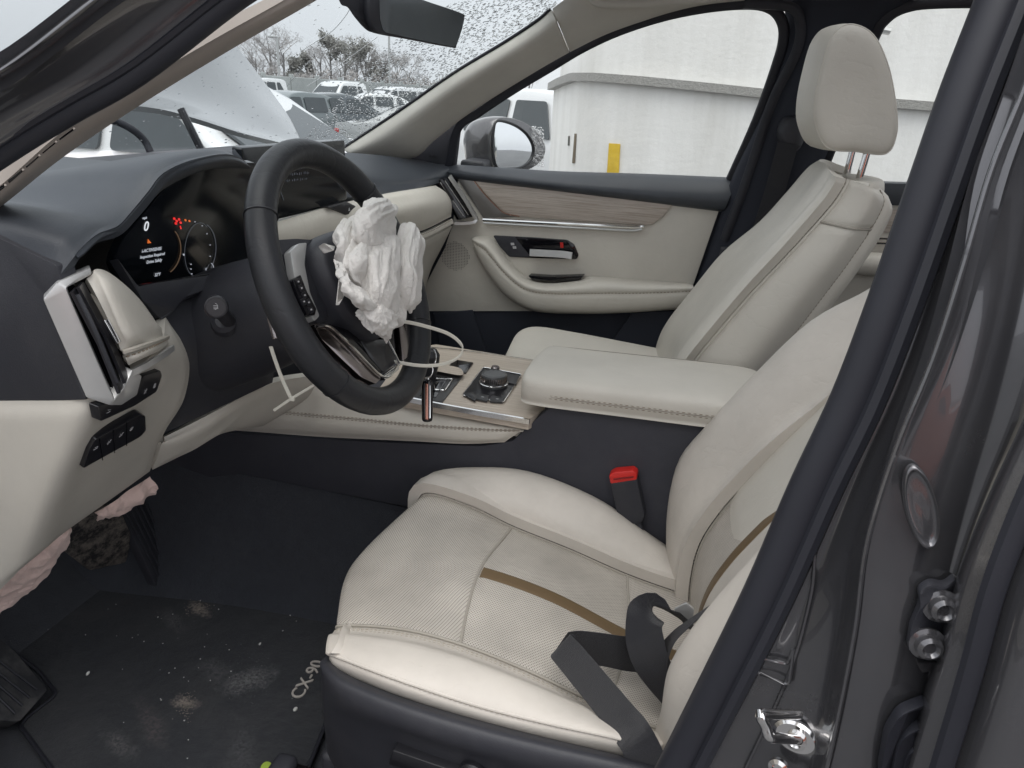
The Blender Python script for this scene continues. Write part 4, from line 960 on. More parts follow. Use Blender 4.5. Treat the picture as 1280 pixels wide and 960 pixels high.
def drape(name, grid, seed, fu, fv, amp, ns=70, nt=70, parent=None, warp=.5, fray=.003):
    """limp nylon: a hanging patch folded along its length, edges uneven"""
    G = np.array([[WP(a, b, c) for a, b, c in r] for r in grid]); ss = np.linspace(0, len(G)-1, ns); tt = np.linspace(0, len(G[0])-1, nt)
    p = bic(G, ss, tt); n = np.cross(np.gradient(p, axis=0), np.gradient(p, axis=1)); n /= np.maximum(np.linalg.norm(n, axis=2, keepdims=True), 1e-9)
    if (n*(CAM - p)).sum() < 0: n = -n
    V = np.zeros_like(p)
    for i in range(ns):
        for j in range(nt):
            u, v = i/(ns-1), j/(nt-1); q = Vector((u*fu, v*fv, seed*7.3)); w_ = noise.noise(Vector((u*3, v*3, seed)))*warp
            a = noise.noise(Vector((u*fu + w_*2, v*fv + w_, seed*7.3))); b = noise.noise(Vector((u*fu*2.3 + w_*3, v*fv*1.7, seed*3.1 + 4))); c = noise.noise(Vector((u*fu*5, v*fv*4 + w_, seed + 9)))
            h = (1 - 2.0*abs(a))*1.0 + (1 - 2*abs(b))*.45 + (1 - 2*abs(c))*.20
            ed = min(u, 1-u, v, 1-v); k = min(1., ed/.12)
            V[i, j] = p[i, j] + n[i, j]*(amp*h*(.45 + .55*k) - .007*(1-k)**2)
            if ed < .02: V[i, j] += (p[i, j] - p.mean((0, 1)))*.10*noise.noise(Vector((u*9, v*9, seed+2)))
    V = V.reshape(-1, 3); B = V - n.reshape(-1, 3)*.0012; o = len(V); F = []
    for i in range(ns-1):
        for j in range(nt-1):
            f = (i*nt+j, (i+1)*nt+j, (i+1)*nt+j+1, i*nt+j+1); F += [f, tuple(x + o for x in reversed(f))]
    for i in range(ns-1): F += [(i*nt, i*nt+o, (i+1)*nt+o, (i+1)*nt), ((i+1)*nt+nt-1, (i+1)*nt+nt-1+o, i*nt+nt-1+o, i*nt+nt-1)]
    for j in range(nt-1): F += [(j+1, j+1+o, j+o, j), ((ns-1)*nt+j, (ns-1)*nt+j+o, (ns-1)*nt+j+1+o, (ns-1)*nt+j+1)]
    return mesh(name, np.vstack([V, B]), F, mCloth, parent, True, None)
def fold(rows, c0, c1):
    """picture-outlined patch whose middle stands c1 and whose rim c0 off the wheel plane"""
    R, C = len(rows), len(rows[0])
    return [[(a, b, c0 + (c1 - c0)*sin(pi*(i + .35)/(R - .3))*sin(pi*(j + .35)/(C - .3))) for j, (a, b) in enumerate(r)] for i, r in enumerate(rows)]
drape('fabric_fold', fold([[(436, 318), (436, 292), (444, 268), (458, 252)], [(450, 322), (450, 292), (458, 262), (470, 245)], [(470, 322), (472, 296), (478, 266), (484, 250)], [(490, 318), (496, 298), (497, 278), (496, 260)]], .035, .085), 1, 3.2, 2.0, .006, parent=me_)
drape('fabric_fold', fold([[(421, 332), (420, 310), (421, 290), (430, 274)], [(430, 340), (430, 315), (432, 290), (440, 274)], [(444, 344), (446, 316), (448, 294), (450, 282)]], .03, .062), 2, 2.4, 1.6, .005, parent=me_)
drape('fabric_fold', fold([[(452, 392), (452, 360), (454, 325), (462, 296)], [(466, 398), (468, 362), (468, 325), (474, 292)], [(484, 400), (486, 362), (486, 325), (488, 290)], [(500, 392), (502, 360), (502, 325), (500, 292)]], .05, .092), 3, 3.6, 1.5, .0065, parent=me_)
drape('fabric_fold', fold([[(492, 388), (492, 350), (494, 310), (502, 280)], [(504, 392), (506, 352), (508, 312), (512, 274)], [(514, 390), (517, 352), (520, 316), (520, 282)], [(521, 384), (524, 350), (527, 322), (528, 300)]], .045, .085), 4, 3.0, 1.3, .006, parent=me_)
drape('fabric_fold', fold([[(422, 322), (428, 345), (444, 362), (470, 372), (496, 372)], [(424, 332), (430, 354), (446, 371), (470, 382), (498, 384)], [(430, 344), (436, 364), (450, 380), (470, 391), (496, 394)]], .05, .088), 5, 1.8, 4.0, .005, parent=me_)
drape('fabric_fold', fold([[(446, 392), (452, 378), (458, 366)], [(458, 408), (464, 390), (470, 374)], [(474, 420), (480, 398), (484, 376)], [(490, 426), (496, 402), (498, 378)]], .045, .078), 6, 3.0, 2.6, .006, parent=me_)
drape('fabric_fold', fold([[(432, 352), (432, 326), (438, 298)], [(446, 360), (448, 328), (454, 296)], [(462, 364), (464, 330), (468, 298)]], .05, .080), 8, 3.0, 1.4, .0055, parent=me_)
for k_, px in enumerate(([(399, 308), (405, 304), (419, 308), (417, 313), (406, 317)], [(425, 345), (433, 347), (438, 362), (431, 369), (424, 381), (421, 381)], [(470, 410), (478, 418), (484, 430), (488, 414)])):
    sheet('torn_flap', fillet([WP(a, b, .030 + .010*((i + k_) % 2)) for i, (a, b) in enumerate(px)], .002, 3), mCloth, me_, .0015, .0004)
# ================================================================== centre console
con = thing('center_console', 'centre console with pale wood top, ivory leather flank and charcoal side', 'console', (.40, -.02, .36))
ZW = .83
# charcoal side wall towards the driver
sheet('side_wall', fillet(Q([(190, 545), (285, 541), (400, 549), (480, 553), (600, 558), (640, 552), (664, 530), (692, 505), (760, 511), (930, 527), (1100, 545), (1100, 1000), (700, 760), (510, 634), (300, 592), (190, 606)], y=.128), .006), mConsoleSide, con, .03, .003)
box('console_core', (.20, -.025, .58), (1.3, .25, .46), mConsoleSide, con, bev=.01)
box('rear_core', (-.08, -.02, .60), (.62, .24, .50), mConsoleSide, con, bev=.01)
# ivory leather flank
gfl = PY([[(284, 506, .16), (330, 482, .15), (395, 480, .14), (455, 494, .125), (520, 506, .115), (600, 519, .110), (664, 530, .108)],
          [(284, 516, .165), (330, 510, .158), (395, 515, .15), (455, 521, .142), (520, 528, .138), (600, 534, .135), (654, 537, .130)],
          [(284, 527, .165), (330, 526, .16), (395, 532, .155), (455, 537, .148), (520, 542, .144), (590, 547, .14), (644, 545, .134)],
          [(284, 540, .15), (330, 543, .148), (395, 548, .145), (455, 551, .141), (520, 554, .138), (580, 557, .136), (630, 555, .132)]])
panel('leather_flank', gfl, mLeather, con, ns=20, nt=44, puff=.005, w=.012, thick=.015)
stitches('stitching', online(gfl, s=1.12, a=.3, b=5.9, off=.0006), mStitchDk, con, .005, .0025, .0006)
stitches('stitching', online(gfl, s=1.3, a=.3, b=5.9, off=.0006), mStitchDk, con, .005, .0025, .0006)
tube('seam', online(gfl, s=1.2, a=.2, b=5.95, off=.0), .0009, mSeam, con, 6)
# pale wood deck
def Z(px, py, dz=0.): return P(px, py, z=ZW + dz)
wd = [Z(470, 490), Z(510, 436), Z(545, 430), Z(690, 453), Z(735, 460), Z(735, 506), Z(694, 503), Z(661, 524)]
deck = sheet('wood_deck', fillet(wd, .004), mWoodL, con, .02, .002)
sweep('chrome_strip', cr([Z(470, 490), Z(560, 508), Z(662, 526)], 6), [(-.006, -.0025), (.003, -.0025), (.004, .0), (.003, .0025), (-.006, .0025)], mChrome, con, up=(0, 0, 1))
sweep('chrome_strip', cr([P(512, 433, z=ZW), P(600, 442, z=ZW), P(690, 455, z=ZW), P(735, 461, z=ZW)], 6), [(-.003, -.002), (.003, -.002), (.003, .002), (-.003, .002)], mChrome, con, up=(0, 0, 1))
# shift gate
gate = sheet('shift_plate', fillet([Z(a, b, .003) for a, b in ((511, 496), (541, 463), (579, 469), (553, 502))], .004), plain('dark_grey_plate', (.06, .06, .062, 1), .35), con, .006, .001)
sheet('shift_slot', fillet([Z(a, b, .004) for a, b in ((524, 494), (546, 470), (560, 472), (545, 497))], .003), mGloss, con, .004, .0005)
for pth in ([(541, 473), (566, 474), (556, 488), (543, 487)],):
    tube('chrome_gate', fillet([Z(a, b, .006) for a, b in pth], .003, 3), .0014, mChrome, gate, 6, closed=True)
lathe('shift_knob', [(0, .0), (.012, 0), (.014, .02), (.019, .04), (.020, .058), (.014, .068), (0, .070)], Z(536, 480), (0, 0, 1), mRim, con, 24)
# small open tray with a leather lip
sheet('tray', fillet([Z(a, b, .003) for a, b in ((560, 459), (567, 449), (592, 453), (582, 466))], .003), mGloss, con, .006, .0005)
loft('tray_lid', [[Z(a, b, h) for a, b in ((540, 462), (550, 456), (572, 459), (579, 465), (575, 469), (552, 465))] for h in (.003, .009, .011)], mWoodL, con, 3, 4)
# command dial panel
dial_p = [Z(a, b, .003) for a, b in ((578, 494), (604, 459), (652, 468), (629, 503))]
dpan = sheet('dial_panel', fillet(dial_p, .006), mBlackSm, con, .006, .001)
tube('dial_panel_rim', fillet([Z(a, b, .004) for a, b in ((578, 494), (604, 459), (652, 468), (629, 503))], .006, 4), .0012, mChrome, dpan, 6, closed=True)
kc = Z(617, 481, .003); kz = np.array([0, 0, 1.])
knob = lathe('command_dial', [(0, 0), (.0255, 0), (.0262, .004), (.0255, .006), (.024, .007), (.0245, .020), (.0235, .0225), (.019, .0235), (.0185, .0228), (0, .0228)], kc, kz, plain('dial_grey', (.085, .088, .090, 1), .32, spec=.5), con, 40)
tube('dial_ring', [kc + np.array([.0262*cos(t), .0262*sin(t), .005]) for t in np.linspace(0, 2*pi, 41)[:-1]], .0013, mChrome, knob, 6, closed=True)
for k in range(40):
    t = 2*pi*k/40; c = kc + np.array([.0245*cos(t), .0245*sin(t), .0135])
    if k == 0: proto_k = box('knurl', c, (.0012, .0016, .011), mDarkChrome, knob, ax=((cos(t), sin(t), 0), (-sin(t), cos(t), 0), (0, 0, 1)), bev=0)
    else:
        d = proto_k.copy(); scene.collection.objects.link(d); d.parent = knob
        l = Vector(ROOTLOC[con.name]); off = Vector(kc) - l
        d.matrix_local = Matrix.Translation(off) @ Matrix.Rotation(t, 4, 'Z') @ Matrix.Translation(-off)
lathe('volume_dial', [(0, 0), (.0085, 0), (.0085, .010), (.007, .012), (0, .012)], Z(619, 465, .003), kz, mDarkChrome, con, 24)
for px, ic in ((((580, 493), (591, 490), (596, 495), (594, 501)), 0), (((597, 491), (612, 494), (609, 501), (595, 498)), 1), (((615, 494), (631, 497), (628, 502), (612, 501)), 1), (((636, 468), (649, 470), (645, 480), (633, 478)), 0)):
    b = sheet('dial_button', fillet([Z(a, c, .0055) for a, c in px], .001, 3), mBlackSm if ic == 0 else plain('button_grey', (.05, .05, .052, 1), .4), con, .003, .0006)
    if ic:
        c = sum(np.array([Z(*q, .006) for q in px])) / 4
        sheet('button_icon', [c + np.array([i*.0022, j*.0012, 0]) for i, j in ((-1, -1), (1, -1), (1, 1), (-1, 1))], mPrint, b, .0004, 0, n=(0, 0, 1))
# armrest lid
ys = [(.118, .856), (.137, .862), (.142, .884), (.128, .904), (.055, .908), (-.03, .900), (-.090, .890), (-.112, .876), (-.114, .858), (-.100, .850)]
def arm_ring(x, k, z0=.876, yk=1., dz=0.): return [(x, (y + .005)*yk*k - .005, z0 + (z - z0)*k + dz) for y, z in ys]
secs = [arm_ring(.256, .60), arm_ring(.266, .86), arm_ring(.258, .97), arm_ring(.235, 1.), arm_ring(.20, 1.), arm_ring(.08, 1.0, dz=.003), arm_ring(-.04, 1.0, dz=.006), arm_ring(-.10, .97, dz=.007), arm_ring(-.125, .85, dz=.006), arm_ring(-.128, .5, dz=.006)]
arm = loft('armrest_lid', secs, mLeather, con, 5, 4)
for dz_ in (-.0015, .0035): stitches('stitching', cr([(.250, .1385, .876 + dz_), (.20, .1425, .876 + dz_), (.08, .1427, .879 + dz_), (-.04, .1427, .882 + dz_), (-.11, .138, .883 + dz_)], 10), mStitchDk, con, .0055, .0035, .0006)
tube('seam', cr([(.250, .138, .877), (.20, .142, .877), (.08, .1422, .880), (-.04, .1422, .883), (-.11, .1375, .884)], 8), .0008, mSeam, con, 6)
tube('seam', cr([(.258, -.088, .8895), (.20, -.090, .8905), (.08, -.090, .8935), (-.04, -.090, .8965), (-.11, -.088, .896)], 8), .0007, mSeam, con, 6)
# ================================================================== driver's seat
dseat = thing('driver_seat', 'ivory perforated leather driver seat with bronze stripe and stained cushion', 'car seat', (.15, .37, .36))
far = [(548, 606, .165), (598, 601, .165), (660, 608, .165), (738, 640, .165), (800, 682, .165), (868, 728, .165)]
rows_px = {
 2: far,
 3: [(530, 618, .235), (586, 632, .230), (640, 658, .225), (712, 687, .225), (785, 719, .225), (866, 748, .225)],
 4: [(448, 700, .375), (525, 700, .375), (599, 713, .375), (690, 745, .375), (786, 795, .375), (862, 826, .375)],
 5: [(425, 781, .515), (500, 785, .515), (576, 804, .515), (664, 839, .515), (760, 884, .515), (845, 918, .515)],
 6: [(416, 794, .550), (500, 806, .56), (585, 829, .565), (674, 862, .568), (762, 897, .57), (835, 920, .57)],
 7: [(412, 818, .580), (488, 846, .605), (590, 880, .608), (680, 903, .608), (760, 920, .606), (825, 936, .60)],
 8: [(414, 840, .575), (488, 872, .600), (590, 906, .604), (680, 930, .604), (762, 948, .60), (825, 962, .595)]}
G_ = {k: np.array([P(*v[:2], y=v[2]) for v in r]) for k, r in rows_px.items()}
G_[1] = G_[2] + np.array([0, -.035, -.025]); G_[0] = G_[2] + np.array([0, -.035, -.085])
G_[2.5] = (G_[2] + G_[3])*.5 + np.array([0, 0, .004])
rws = []
for k in (0, 1, 2, 2.5, 3, 4, 5, 6, 7, 8):
    g = G_[k]; c1 = g[0]
    zt_ = {3: .575, 4: .575, 5: .615, 6: .632, 7: .638, 8: .634}.get(k, .57)
    if k == 0: pre = [c1 + np.array([-.02, 0, -.02]), c1 + np.array([-.005, 0, -.01])]
    else:
        dz = c1[2] - zt_; ins = {6: .004, 7: .012, 8: .016}.get(k, 0); pre = [c1 + np.array([-.015, -ins, -dz]), c1 + np.array([.008 if k < 5 else .0, -ins*.4, -dz * .45])]
    rws.append([*pre, *g])
gc = np.array(rws)                                         # rows far->near, columns front underside -> rear
panel('cushion_bolster', gc, mLeatherSeat, dseat, s=(0, 4), t=(0, 7), ns=30, nt=44, puff=.0025, w=.006, thick=.02)
panel('cushion_front', gc, mPerfStain, dseat, s=(4, 6), t=(0, 4), ns=34, nt=34, puff=.0025, w=.006, thick=.02, label='perforated front of the cushion, stained grey-brown')
panel('cushion_center', gc, mPerfStain, dseat, s=(4, 6), t=(4, 6), ns=30, nt=26, puff=.0025, w=.006, thick=.02)
panel('cushion_rear', gc, mPerf, dseat, s=(4, 6), t=(6, 7), ns=24, nt=12, puff=.0025, w=.006, thick=.02)
panel('cushion_bolster', gc, mLeatherSeat, dseat, s=(6, 8), t=(.95, 7), ns=22, nt=44, puff=.004, w=.007, thick=.02, edges='sb')
panel('cushion_side', gc, mLeatherSeat, dseat, s=(8, 9), t=(1.85, 7), ns=14, nt=44, puff=.004, w=.007, thick=.02)
panel('bronze_stripe', gc, mBrown, dseat, s=(4.93, 5.09), t=(4.04, 5.98), ns=6, nt=24, puff=.001, w=.002, thick=.004, raised=.0012)
panel('bronze_stripe', gc, mBrown, dseat, s=(4.93, 5.09), t=(6.06, 6.9), ns=6, nt=10, puff=.001, w=.002, thick=.004, raised=.0012)
tube('piping', online(gc, s=8, a=1.9, b=7, off=-.0015, m=60), .0022, mLeatherSeat, dseat, 8)
for a in (8.07, 7.93): stitches('stitching', online(gc, s=a, a=2., b=6.9, off=-.001, m=80), mStitch, dseat, .0045, .002)
for a in (6.12, 6.2): stitches('stitching', online(gc, s=a, a=1.2, b=6.9, off=-.0004, m=80), mStitch, dseat, .0045, .002)
for s_, a, b in ((3.9, 1.2, 6.9),): stitches('stitching', online(gc, s=s_, a=a, b=b, off=-.0006, m=80), mStitch, dseat, .0045, .002)
seams(gc, [dict(s=4, a=.2, b=7), dict(s=6, a=.2, b=7), dict(t=4, a=4, b=6), dict(t=6, a=4, b=6)], mSeamL, dseat)
box('cushion_core', (.20, .365, .535), (.40, .38, .07), mBlackPl, dseat, bev=.02)
# --- plastic base and adjusters
gb = PY([[(408, 818, .57), (440, 842, .585), (520, 874, .598), (640, 908, .602), (770, 940, .60), (880, 968, .595)],
         [(398, 828, .588), (430, 853, .614), (520, 887, .630), (640, 921, .632), (770, 951, .630), (880, 978, .622)],
         [(399, 846, .595), (430, 878, .622), (520, 914, .640), (640, 948, .642), (770, 980, .640), (880, 1010, .63)],
         [(400, 880, .58), (425, 905, .60), (520, 935, .622), (640, 975, .626), (770, 1010, .625), (880, 1040, .615)],
         [(408, 950, .56), (440, 985, .58), (520, 1020, .60), (640, 1060, .605), (770, 1095, .605), (880, 1120, .60)]])
panel('seat_base', gb, mBlackPl, dseat, ns=20, nt=40, puff=.003, w=.006, thick=.015)
box('seat_frame', (.16, .37, .47), (.46, .40, .12), mBlackPl, dseat, bev=.02)
sheet('recline_lever', fillet(Q([(490, 938, .632), (560, 962, .636), (620, 985, .636), (612, 1000, .636), (485, 956, .630)]), .003), mBlackSm, dseat, .014, .003)
lathe('seat_knob', [(0, 0), (.016, 0), (.016, .008), (.013, .011), (0, .011)], P(592, 962, y=.628), (0, 1, 0), mBlackSm, dseat, 24)
for yy in (.16, .55):
    box('seat_rail', (.17, yy, .372), (.64, .045, .03), mDarkChrome if yy > .3 else mBlackPl, dseat, bev=.005)
    box('rail_cover', (.50, yy, .385), (.035, .05, .032), mBlackPl, dseat, bev=.01)
    box('seat_foot', (.40, yy, .42), (.05, .03, .08), mBlackPl, dseat, bev=.008); box('seat_foot', (.0, yy, .42), (.05, .03, .08), mBlackPl, dseat, bev=.008)
# --- backrest
fc = [(868, 770), (853, 700), (852, 640), (864, 584), (897, 543), (950, 487), (1022, 420), (1097, 379), (1165, 330)]
rb = {2: [P(a, b, y=.145 + .0*i) for i, (a, b) in enumerate(fc)],
      3: [P(a, b, y=.235) for a, b in ((868, 800), (862, 750), (872, 690), (898, 645), (938, 600), (978, 562), (1032, 520), (1085, 478), (1150, 425))],
      4: [P(a, b, y=.375) for a, b in ((850, 850), (868, 790), (884, 742), (910, 703), (946, 664), (990, 622), (1035, 580), (1082, 540), (1140, 490))],
      5: [P(a, b, y=.520) for a, b in ((840, 920), (857, 870), (866, 820), (885, 783), (915, 743), (955, 697), (1000, 650), (1050, 605), (1110, 550))]}
for k in rb: rb[k] = np.array(rb[k])
rb[1] = rb[2] + np.array([-.035, -.030, .0]); rb[0] = rb[2] + np.array([-.10, -.030, .0])
rb[6] = rb[5] + np.array([.028, .040, 0]); rb[7] = rb[5] + np.array([.0, .085, 0]); rb[8] = rb[5] + np.array([-.09, .095, 0])
rb[2.5] = (rb[2] + rb[3])*.5 + np.array([.004, 0, .002])
gbk = np.array([rb[k] for k in (0, 1, 2, 2.5, 3, 4, 5, 6, 7, 8)])
panel('backrest_bolster', gbk, mLeatherSeat, dseat, s=(0, 4), ns=30, nt=44, puff=.0025, w=.006, thick=.02)
panel('backrest_insert', gbk, mPerf, dseat, s=(4, 5), ns=20, nt=44, puff=.002, w=.006, thick=.02)
panel('backrest_panel', gbk, mLeatherSeat, dseat, s=(5, 6), ns=20, nt=44, puff=.003, w=.008, thick=.02)
panel('backrest_bolster', gbk, mLeatherSeat, dseat, s=(6, 9), ns=26, nt=44, puff=.0025, w=.006, thick=.02)
panel('bronze_stripe', gbk, mBrown, dseat, s=(4.91, 5.10), t=(.6, 8), ns=6, nt=40, puff=.001, w=.002, thick=.004, raised=.0015)
stitches('stitching', online(gbk, s=6.14, a=.6, b=8, off=-.0004, m=80), mStitchDk, dseat, .0045, .002)
stitches('stitching', online(gbk, s=3.9, a=1, b=8, off=-.0006, m=80), mStitch, dseat, .0045, .002)
seams(gbk, [dict(s=4), dict(s=5, off=-.003), dict(s=6)], mSeamL, dseat)
bc = []
for i in range(9):
    a, b = gbk[0][i], gbk[9][i]; bc.append([a, a + np.array([-.04, .05, 0]), b + np.array([-.04, -.05, 0]), b, b + np.array([.04, -.03, 0]), a + np.array([.04, .03, 0])])
loft('backrest_shell', bc, mLeather, dseat, 3, 4)

# ================================================================== passenger's seat
pseat = thing('passenger_seat', 'ivory leather passenger seat with tall headrest beside the dark pillar', 'car seat', (.10, -.37, .36))
nl = 9
side_f = [(852, 474), (872, 446), (900, 412), (940, 366), (984, 320), (1018, 283), (1043, 254), (1056, 234), (1060, 224)]
side_r = [(930, 510), (950, 484), (978, 448), (1022, 390), (1062, 336), (1090, 294), (1104, 268), (1109, 252), (1104, 238)]
F_ = np.array([P(a, b, y=-.165) for a, b in side_f]); R_ = np.array([P(a, b, y=-.175) for a, b in side_r])
farl = [(832, 462), (838, 432), (850, 408), (880, 370), (916, 326), (962, 288), (1000, 247), (1022, 222), (1036, 213)]
fy = [-.60, -.60, -.60, -.60, -.595, -.585, -.565, -.54, -.52]
L_ = np.array([P(a, b, y=c) for (a, b), c in zip(farl, fy)])
nr = [np.array([-.004, .012, 0])]
rp = []
rp.append(R_)                                              # rear edge of the near side
rp.append((R_*.55 + F_*.45) + np.array([0, .032, 0]))
rp.append(F_)                                              # seam
rp.append(F_*.88 + L_*.12 + np.array([.003, 0, .002]))      # near crest
fd_ = np.array([1, 1, 1, .9, .6, .2, 0, 0, 0])[:, None]
rp.append(F_*.70 + L_*.30 + np.array([-.006, 0, .0])*fd_ + np.array([.006, 0, .003])*(1 - fd_))
rp.append(F_*.5 + L_*.5 + np.array([-.008, 0, -.001])*fd_ + np.array([.004, 0, .004])*(1 - fd_))
rp.append(F_*.28 + L_*.72 + np.array([-.006, 0, .0])*fd_ + np.array([.006, 0, .003])*(1 - fd_))
rp.append(F_*.10 + L_*.90 + np.array([.010, 0, .003]))
rp.append(L_)
rp.append(L_ + (R_ - F_)*np.array([.75, 0, .75]) + np.array([0, -.005, 0]))
gp = np.array(rp)
panel('backrest_side', gp, mLeather, pseat, s=(0, 2), t=(0, 5.2), ns=20, nt=30, puff=.003, w=.006, thick=.02)
panel('backrest_side', gp, mLeather, pseat, s=(0, 2), t=(5.2, 8), ns=20, nt=20, puff=.003, w=.006, thick=.02)
panel('backrest_face', gp, mLeather, pseat, s=(2, 9), t=(0, 8), ns=60, nt=50, puff=.004, w=.008, thick=.02)
panel('backrest_insert', gp, mPerf, pseat, s=(3.7, 6), t=(0, 5.0), ns=24, nt=34, puff=.006, w=.008, thick=.012, raised=.0065)
tube('piping', online(gp, s=2, off=-.0014, m=60), .0034, mLeather, pseat, 8)
stitches('stitching', online(gp, s=2.12, off=-.0006, m=90), mStitchDk, pseat, .005, .0025)
stitches('stitching', online(gp, s=.2, off=-.0004, m=90), mStitchDk, pseat, .005, .0025)
tube('seam', online(gp, s=.22, off=-.001, m=50), .0012, mSeam, pseat, 6)
seams(gp, [dict(t=5.2, a=0, b=2), dict(s=2, off=-.002)], mSeamL, pseat)
tube('seam', cr(np.vstack([online(gp, s=3.66, a=0, b=4.9, off=.0005, m=12), online(gp, t=5.05, a=3.95, b=5.8, off=.0005, m=6), online(gp, s=6.05, a=0, b=4.9, off=.0005, m=12)[::-1]]), 3), .0013, mSeamL, pseat, 6)
# cap on the top and shell behind
tb = []
for i in range(9):
    a, b = R_[i], L_[i] + (R_[i] - F_[i])*np.array([.75, 0, .75])
    f = gp[4][i]; g = gp[6][i]
    tb.append([a + np.array([-.012, -.004, -.012]), F_[i] + np.array([-.03, -.02, -.012]), f + np.array([-.03, 0, -.012]), g + np.array([-.03, 0, -.012]), L_[i] + np.array([-.04, .02, -.012]), b + np.array([-.01, .02, -.01]), a*.35 + b*.65 + np.array([-.012, 0, 0]), a*.65 + b*.35 + np.array([-.012, 0, 0])])
loft('backrest_shell', tb, mLeather, pseat, 3, 4)
hb = P(1075, 222, y=-.35)
loft('headrest_collar', [[gp[5][8] + np.array([-.045 + .045*cos(t)*k, .10*sin(t)*k, h]) for t in np.linspace(0, 2*pi, 11)[:-1]] for k, h in ((1.05, -.05), (.95, -.012), (.7, -.006), (.2, -.005))], mLeather, pseat, 3, 3)
# headrest
hr = [(1062, 29, .0), (1092, 42, .0), (1112, 84, .0), (1122, 140, .0), (1121, 172, .0), (1108, 193, .0), (1072, 190, .0), (1036, 186, .0), (1020, 160, .0), (1018, 130, .0), (1026, 88, .0), (1040, 45, .0)]
near_h = np.array([P(a, b, y=-.245) for a, b, _ in hr]); cH = near_h.mean(0)
hs = []
for dy, k, fx in ((.004, .35, 0), (.004, .72, 0), (.000, .93, .0), (-.012, 1.0, .002), (-.05, 1.02, .012), (-.11, 1.02, .020), (-.17, 1.02, .012), (-.208, 1.0, .002), (-.222, .93, .0), (-.226, .7, 0), (-.226, .3, 0)):
    hs.append([cH + (p - cH)*k + np.array([fx*(1 if p[0] > cH[0] else .4), dy, 0]) for p in near_h])
hrest = loft('headrest', hs, mLeather, pseat, 4, 5)
tube('headrest_piping', cr([cH + (p - cH)*.985 + np.array([.0, -.006, 0]) for p in near_h], 6, closed=True), .0020, mLeather, hrest, 6, closed=True)
for yy in (-.30, -.42):
    a, b = P(1082, 186, y=yy) if yy > -.35 else P(1070, 180, y=yy), P(1062, 222, y=yy) if yy < -.35 else P(1066, 226, y=yy)
for yy, p0, p1 in ((-.30, (1086, 184), (1072, 230)), (-.41, (1068, 180), (1056, 226))):
    post = tube('headrest_post', [P(*p0, y=yy), P(*p1, y=yy)], .0065, mChrome, pseat, 14)
    lathe('post_guide', [(0, 0), (.012, 0), (.012, .006), (.007, .009), (0, .009)], P(*p1, y=yy) + np.array([0, 0, -.004]), nrm(P(*p0, y=yy) - P(*p1, y=yy)), mLeather, pseat, 18)
# cushion seen over the armrest
cp = []
for x, k, dz in ((.445, .55, -.035), (.44, .85, -.012), (.40, 1., .0), (.30, 1., -.002), (.15, 1., -.012), (.02, .98, -.02)):
    cp.append([(x, -.37 + yy*k, .745 + zz + dz) for yy, zz in ((.235, -.10), (.245, -.03), (.215, .026), (.16, .022), (.08, .004), (0, .0), (-.08, .004), (-.16, .022), (-.215, .026), (-.245, -.03), (-.235, -.10), (0, -.12))])
loft('cushion', cp, mLeather, pseat, 6, 4)
for yk in (.15,): tube('seam', cr([(.44, -.37 + yk, .752), (.39, -.37 + yk, .7665), (.30, -.37 + yk, .766), (.15, -.37 + yk, .756)], 6), .001, mSeam, pseat, 6)
box('seat_base', (.20, -.37, .52), (.44, .42, .24), mBlackPl, pseat, bev=.03)
# ================================================================== passenger door
pdoor = thing('passenger_door', 'closed passenger door with wood inlay, ivory armrest and chrome handle', 'car door', (.35, -.76, .45))
k5 = lambda l: zoomed(l, 540, 180, .3125)
gcap = PY([[(545, 203, -.77), (620, 208, -.77), (700, 213, -.77), (800, 216, -.77), (922, 221, -.77)],
           [(545, 207, -.735), (620, 213, -.735), (700, 219, -.735), (800, 223, -.735), (920, 228, -.735)],
           [(555, 213, -.705), (625, 221, -.70), (700, 230, -.70), (800, 240, -.70), (912, 247, -.70)],
           [(565, 222, -.712), (625, 229, -.706), (700, 238, -.706), (800, 250, -.706), (906, 262, -.706)],
           [(572, 226, -.735), (625, 232, -.735), (700, 241, -.735), (800, 253, -.735), (902, 266, -.735)]])
panel('door_cap', gcap, mDash, pdoor, ns=22, nt=40, puff=.002, w=.005, thick=.015)
sheet('door_panel', fillet(Q([(572, 226), (840, 252), (899, 262), (866, 358), (858, 388), (640, 389), (520, 389), (535, 350), (556, 310), (566, 280)], y=-.722), .004), mLeather, pdoor, .03, .004)
sheet('silver_inlay', Q(k5([(100, 138), (168, 146), (215, 205), (275, 268), (345, 290), (205, 297)]), y=-.715), plain('grey_inlay', (.20, .19, .18, 1), .35, .6), pdoor, .006, .0015)
wood_o = k5([(168, 146), (330, 163), (500, 182), (700, 208), (962, 242), (925, 290), (880, 322), (850, 326), (700, 316), (500, 303), (345, 290), (285, 272), (220, 208)])
sheet('wood_inlay', Q(wood_o, y=-.714), mWoodD, pdoor, .008, .0025)
tube('copper_line', cr(Q(k5([(168, 148), (215, 206), (270, 262), (300, 280), (350, 290)]), y=-.7125), 6), .0016, mCopper, pdoor, 6)
for dy, r, m_ in ((302, .0045, mChrome), (313, .003, mSatin)):
    pth = k5([(204, dy), (400, dy + 10), (600, dy + 20), (800, dy + 30), (850, dy + 27)]) if dy < 310 else k5([(206, dy + 2), (400, dy + 13), (600, dy + 23), (790, dy + 33), (840, dy + 28)])
    tube('chrome_strip', cr(Q(pth, y=-.708), 6), r, m_, pdoor, 8)
rec = sheet('handle_recess', fillet(Q(k5([(243, 366), (400, 374), (540, 384), (568, 402), (586, 445), (578, 462), (440, 458), (308, 452), (270, 410)]), y=-.7165), .006), mGloss, pdoor, .006, .002)
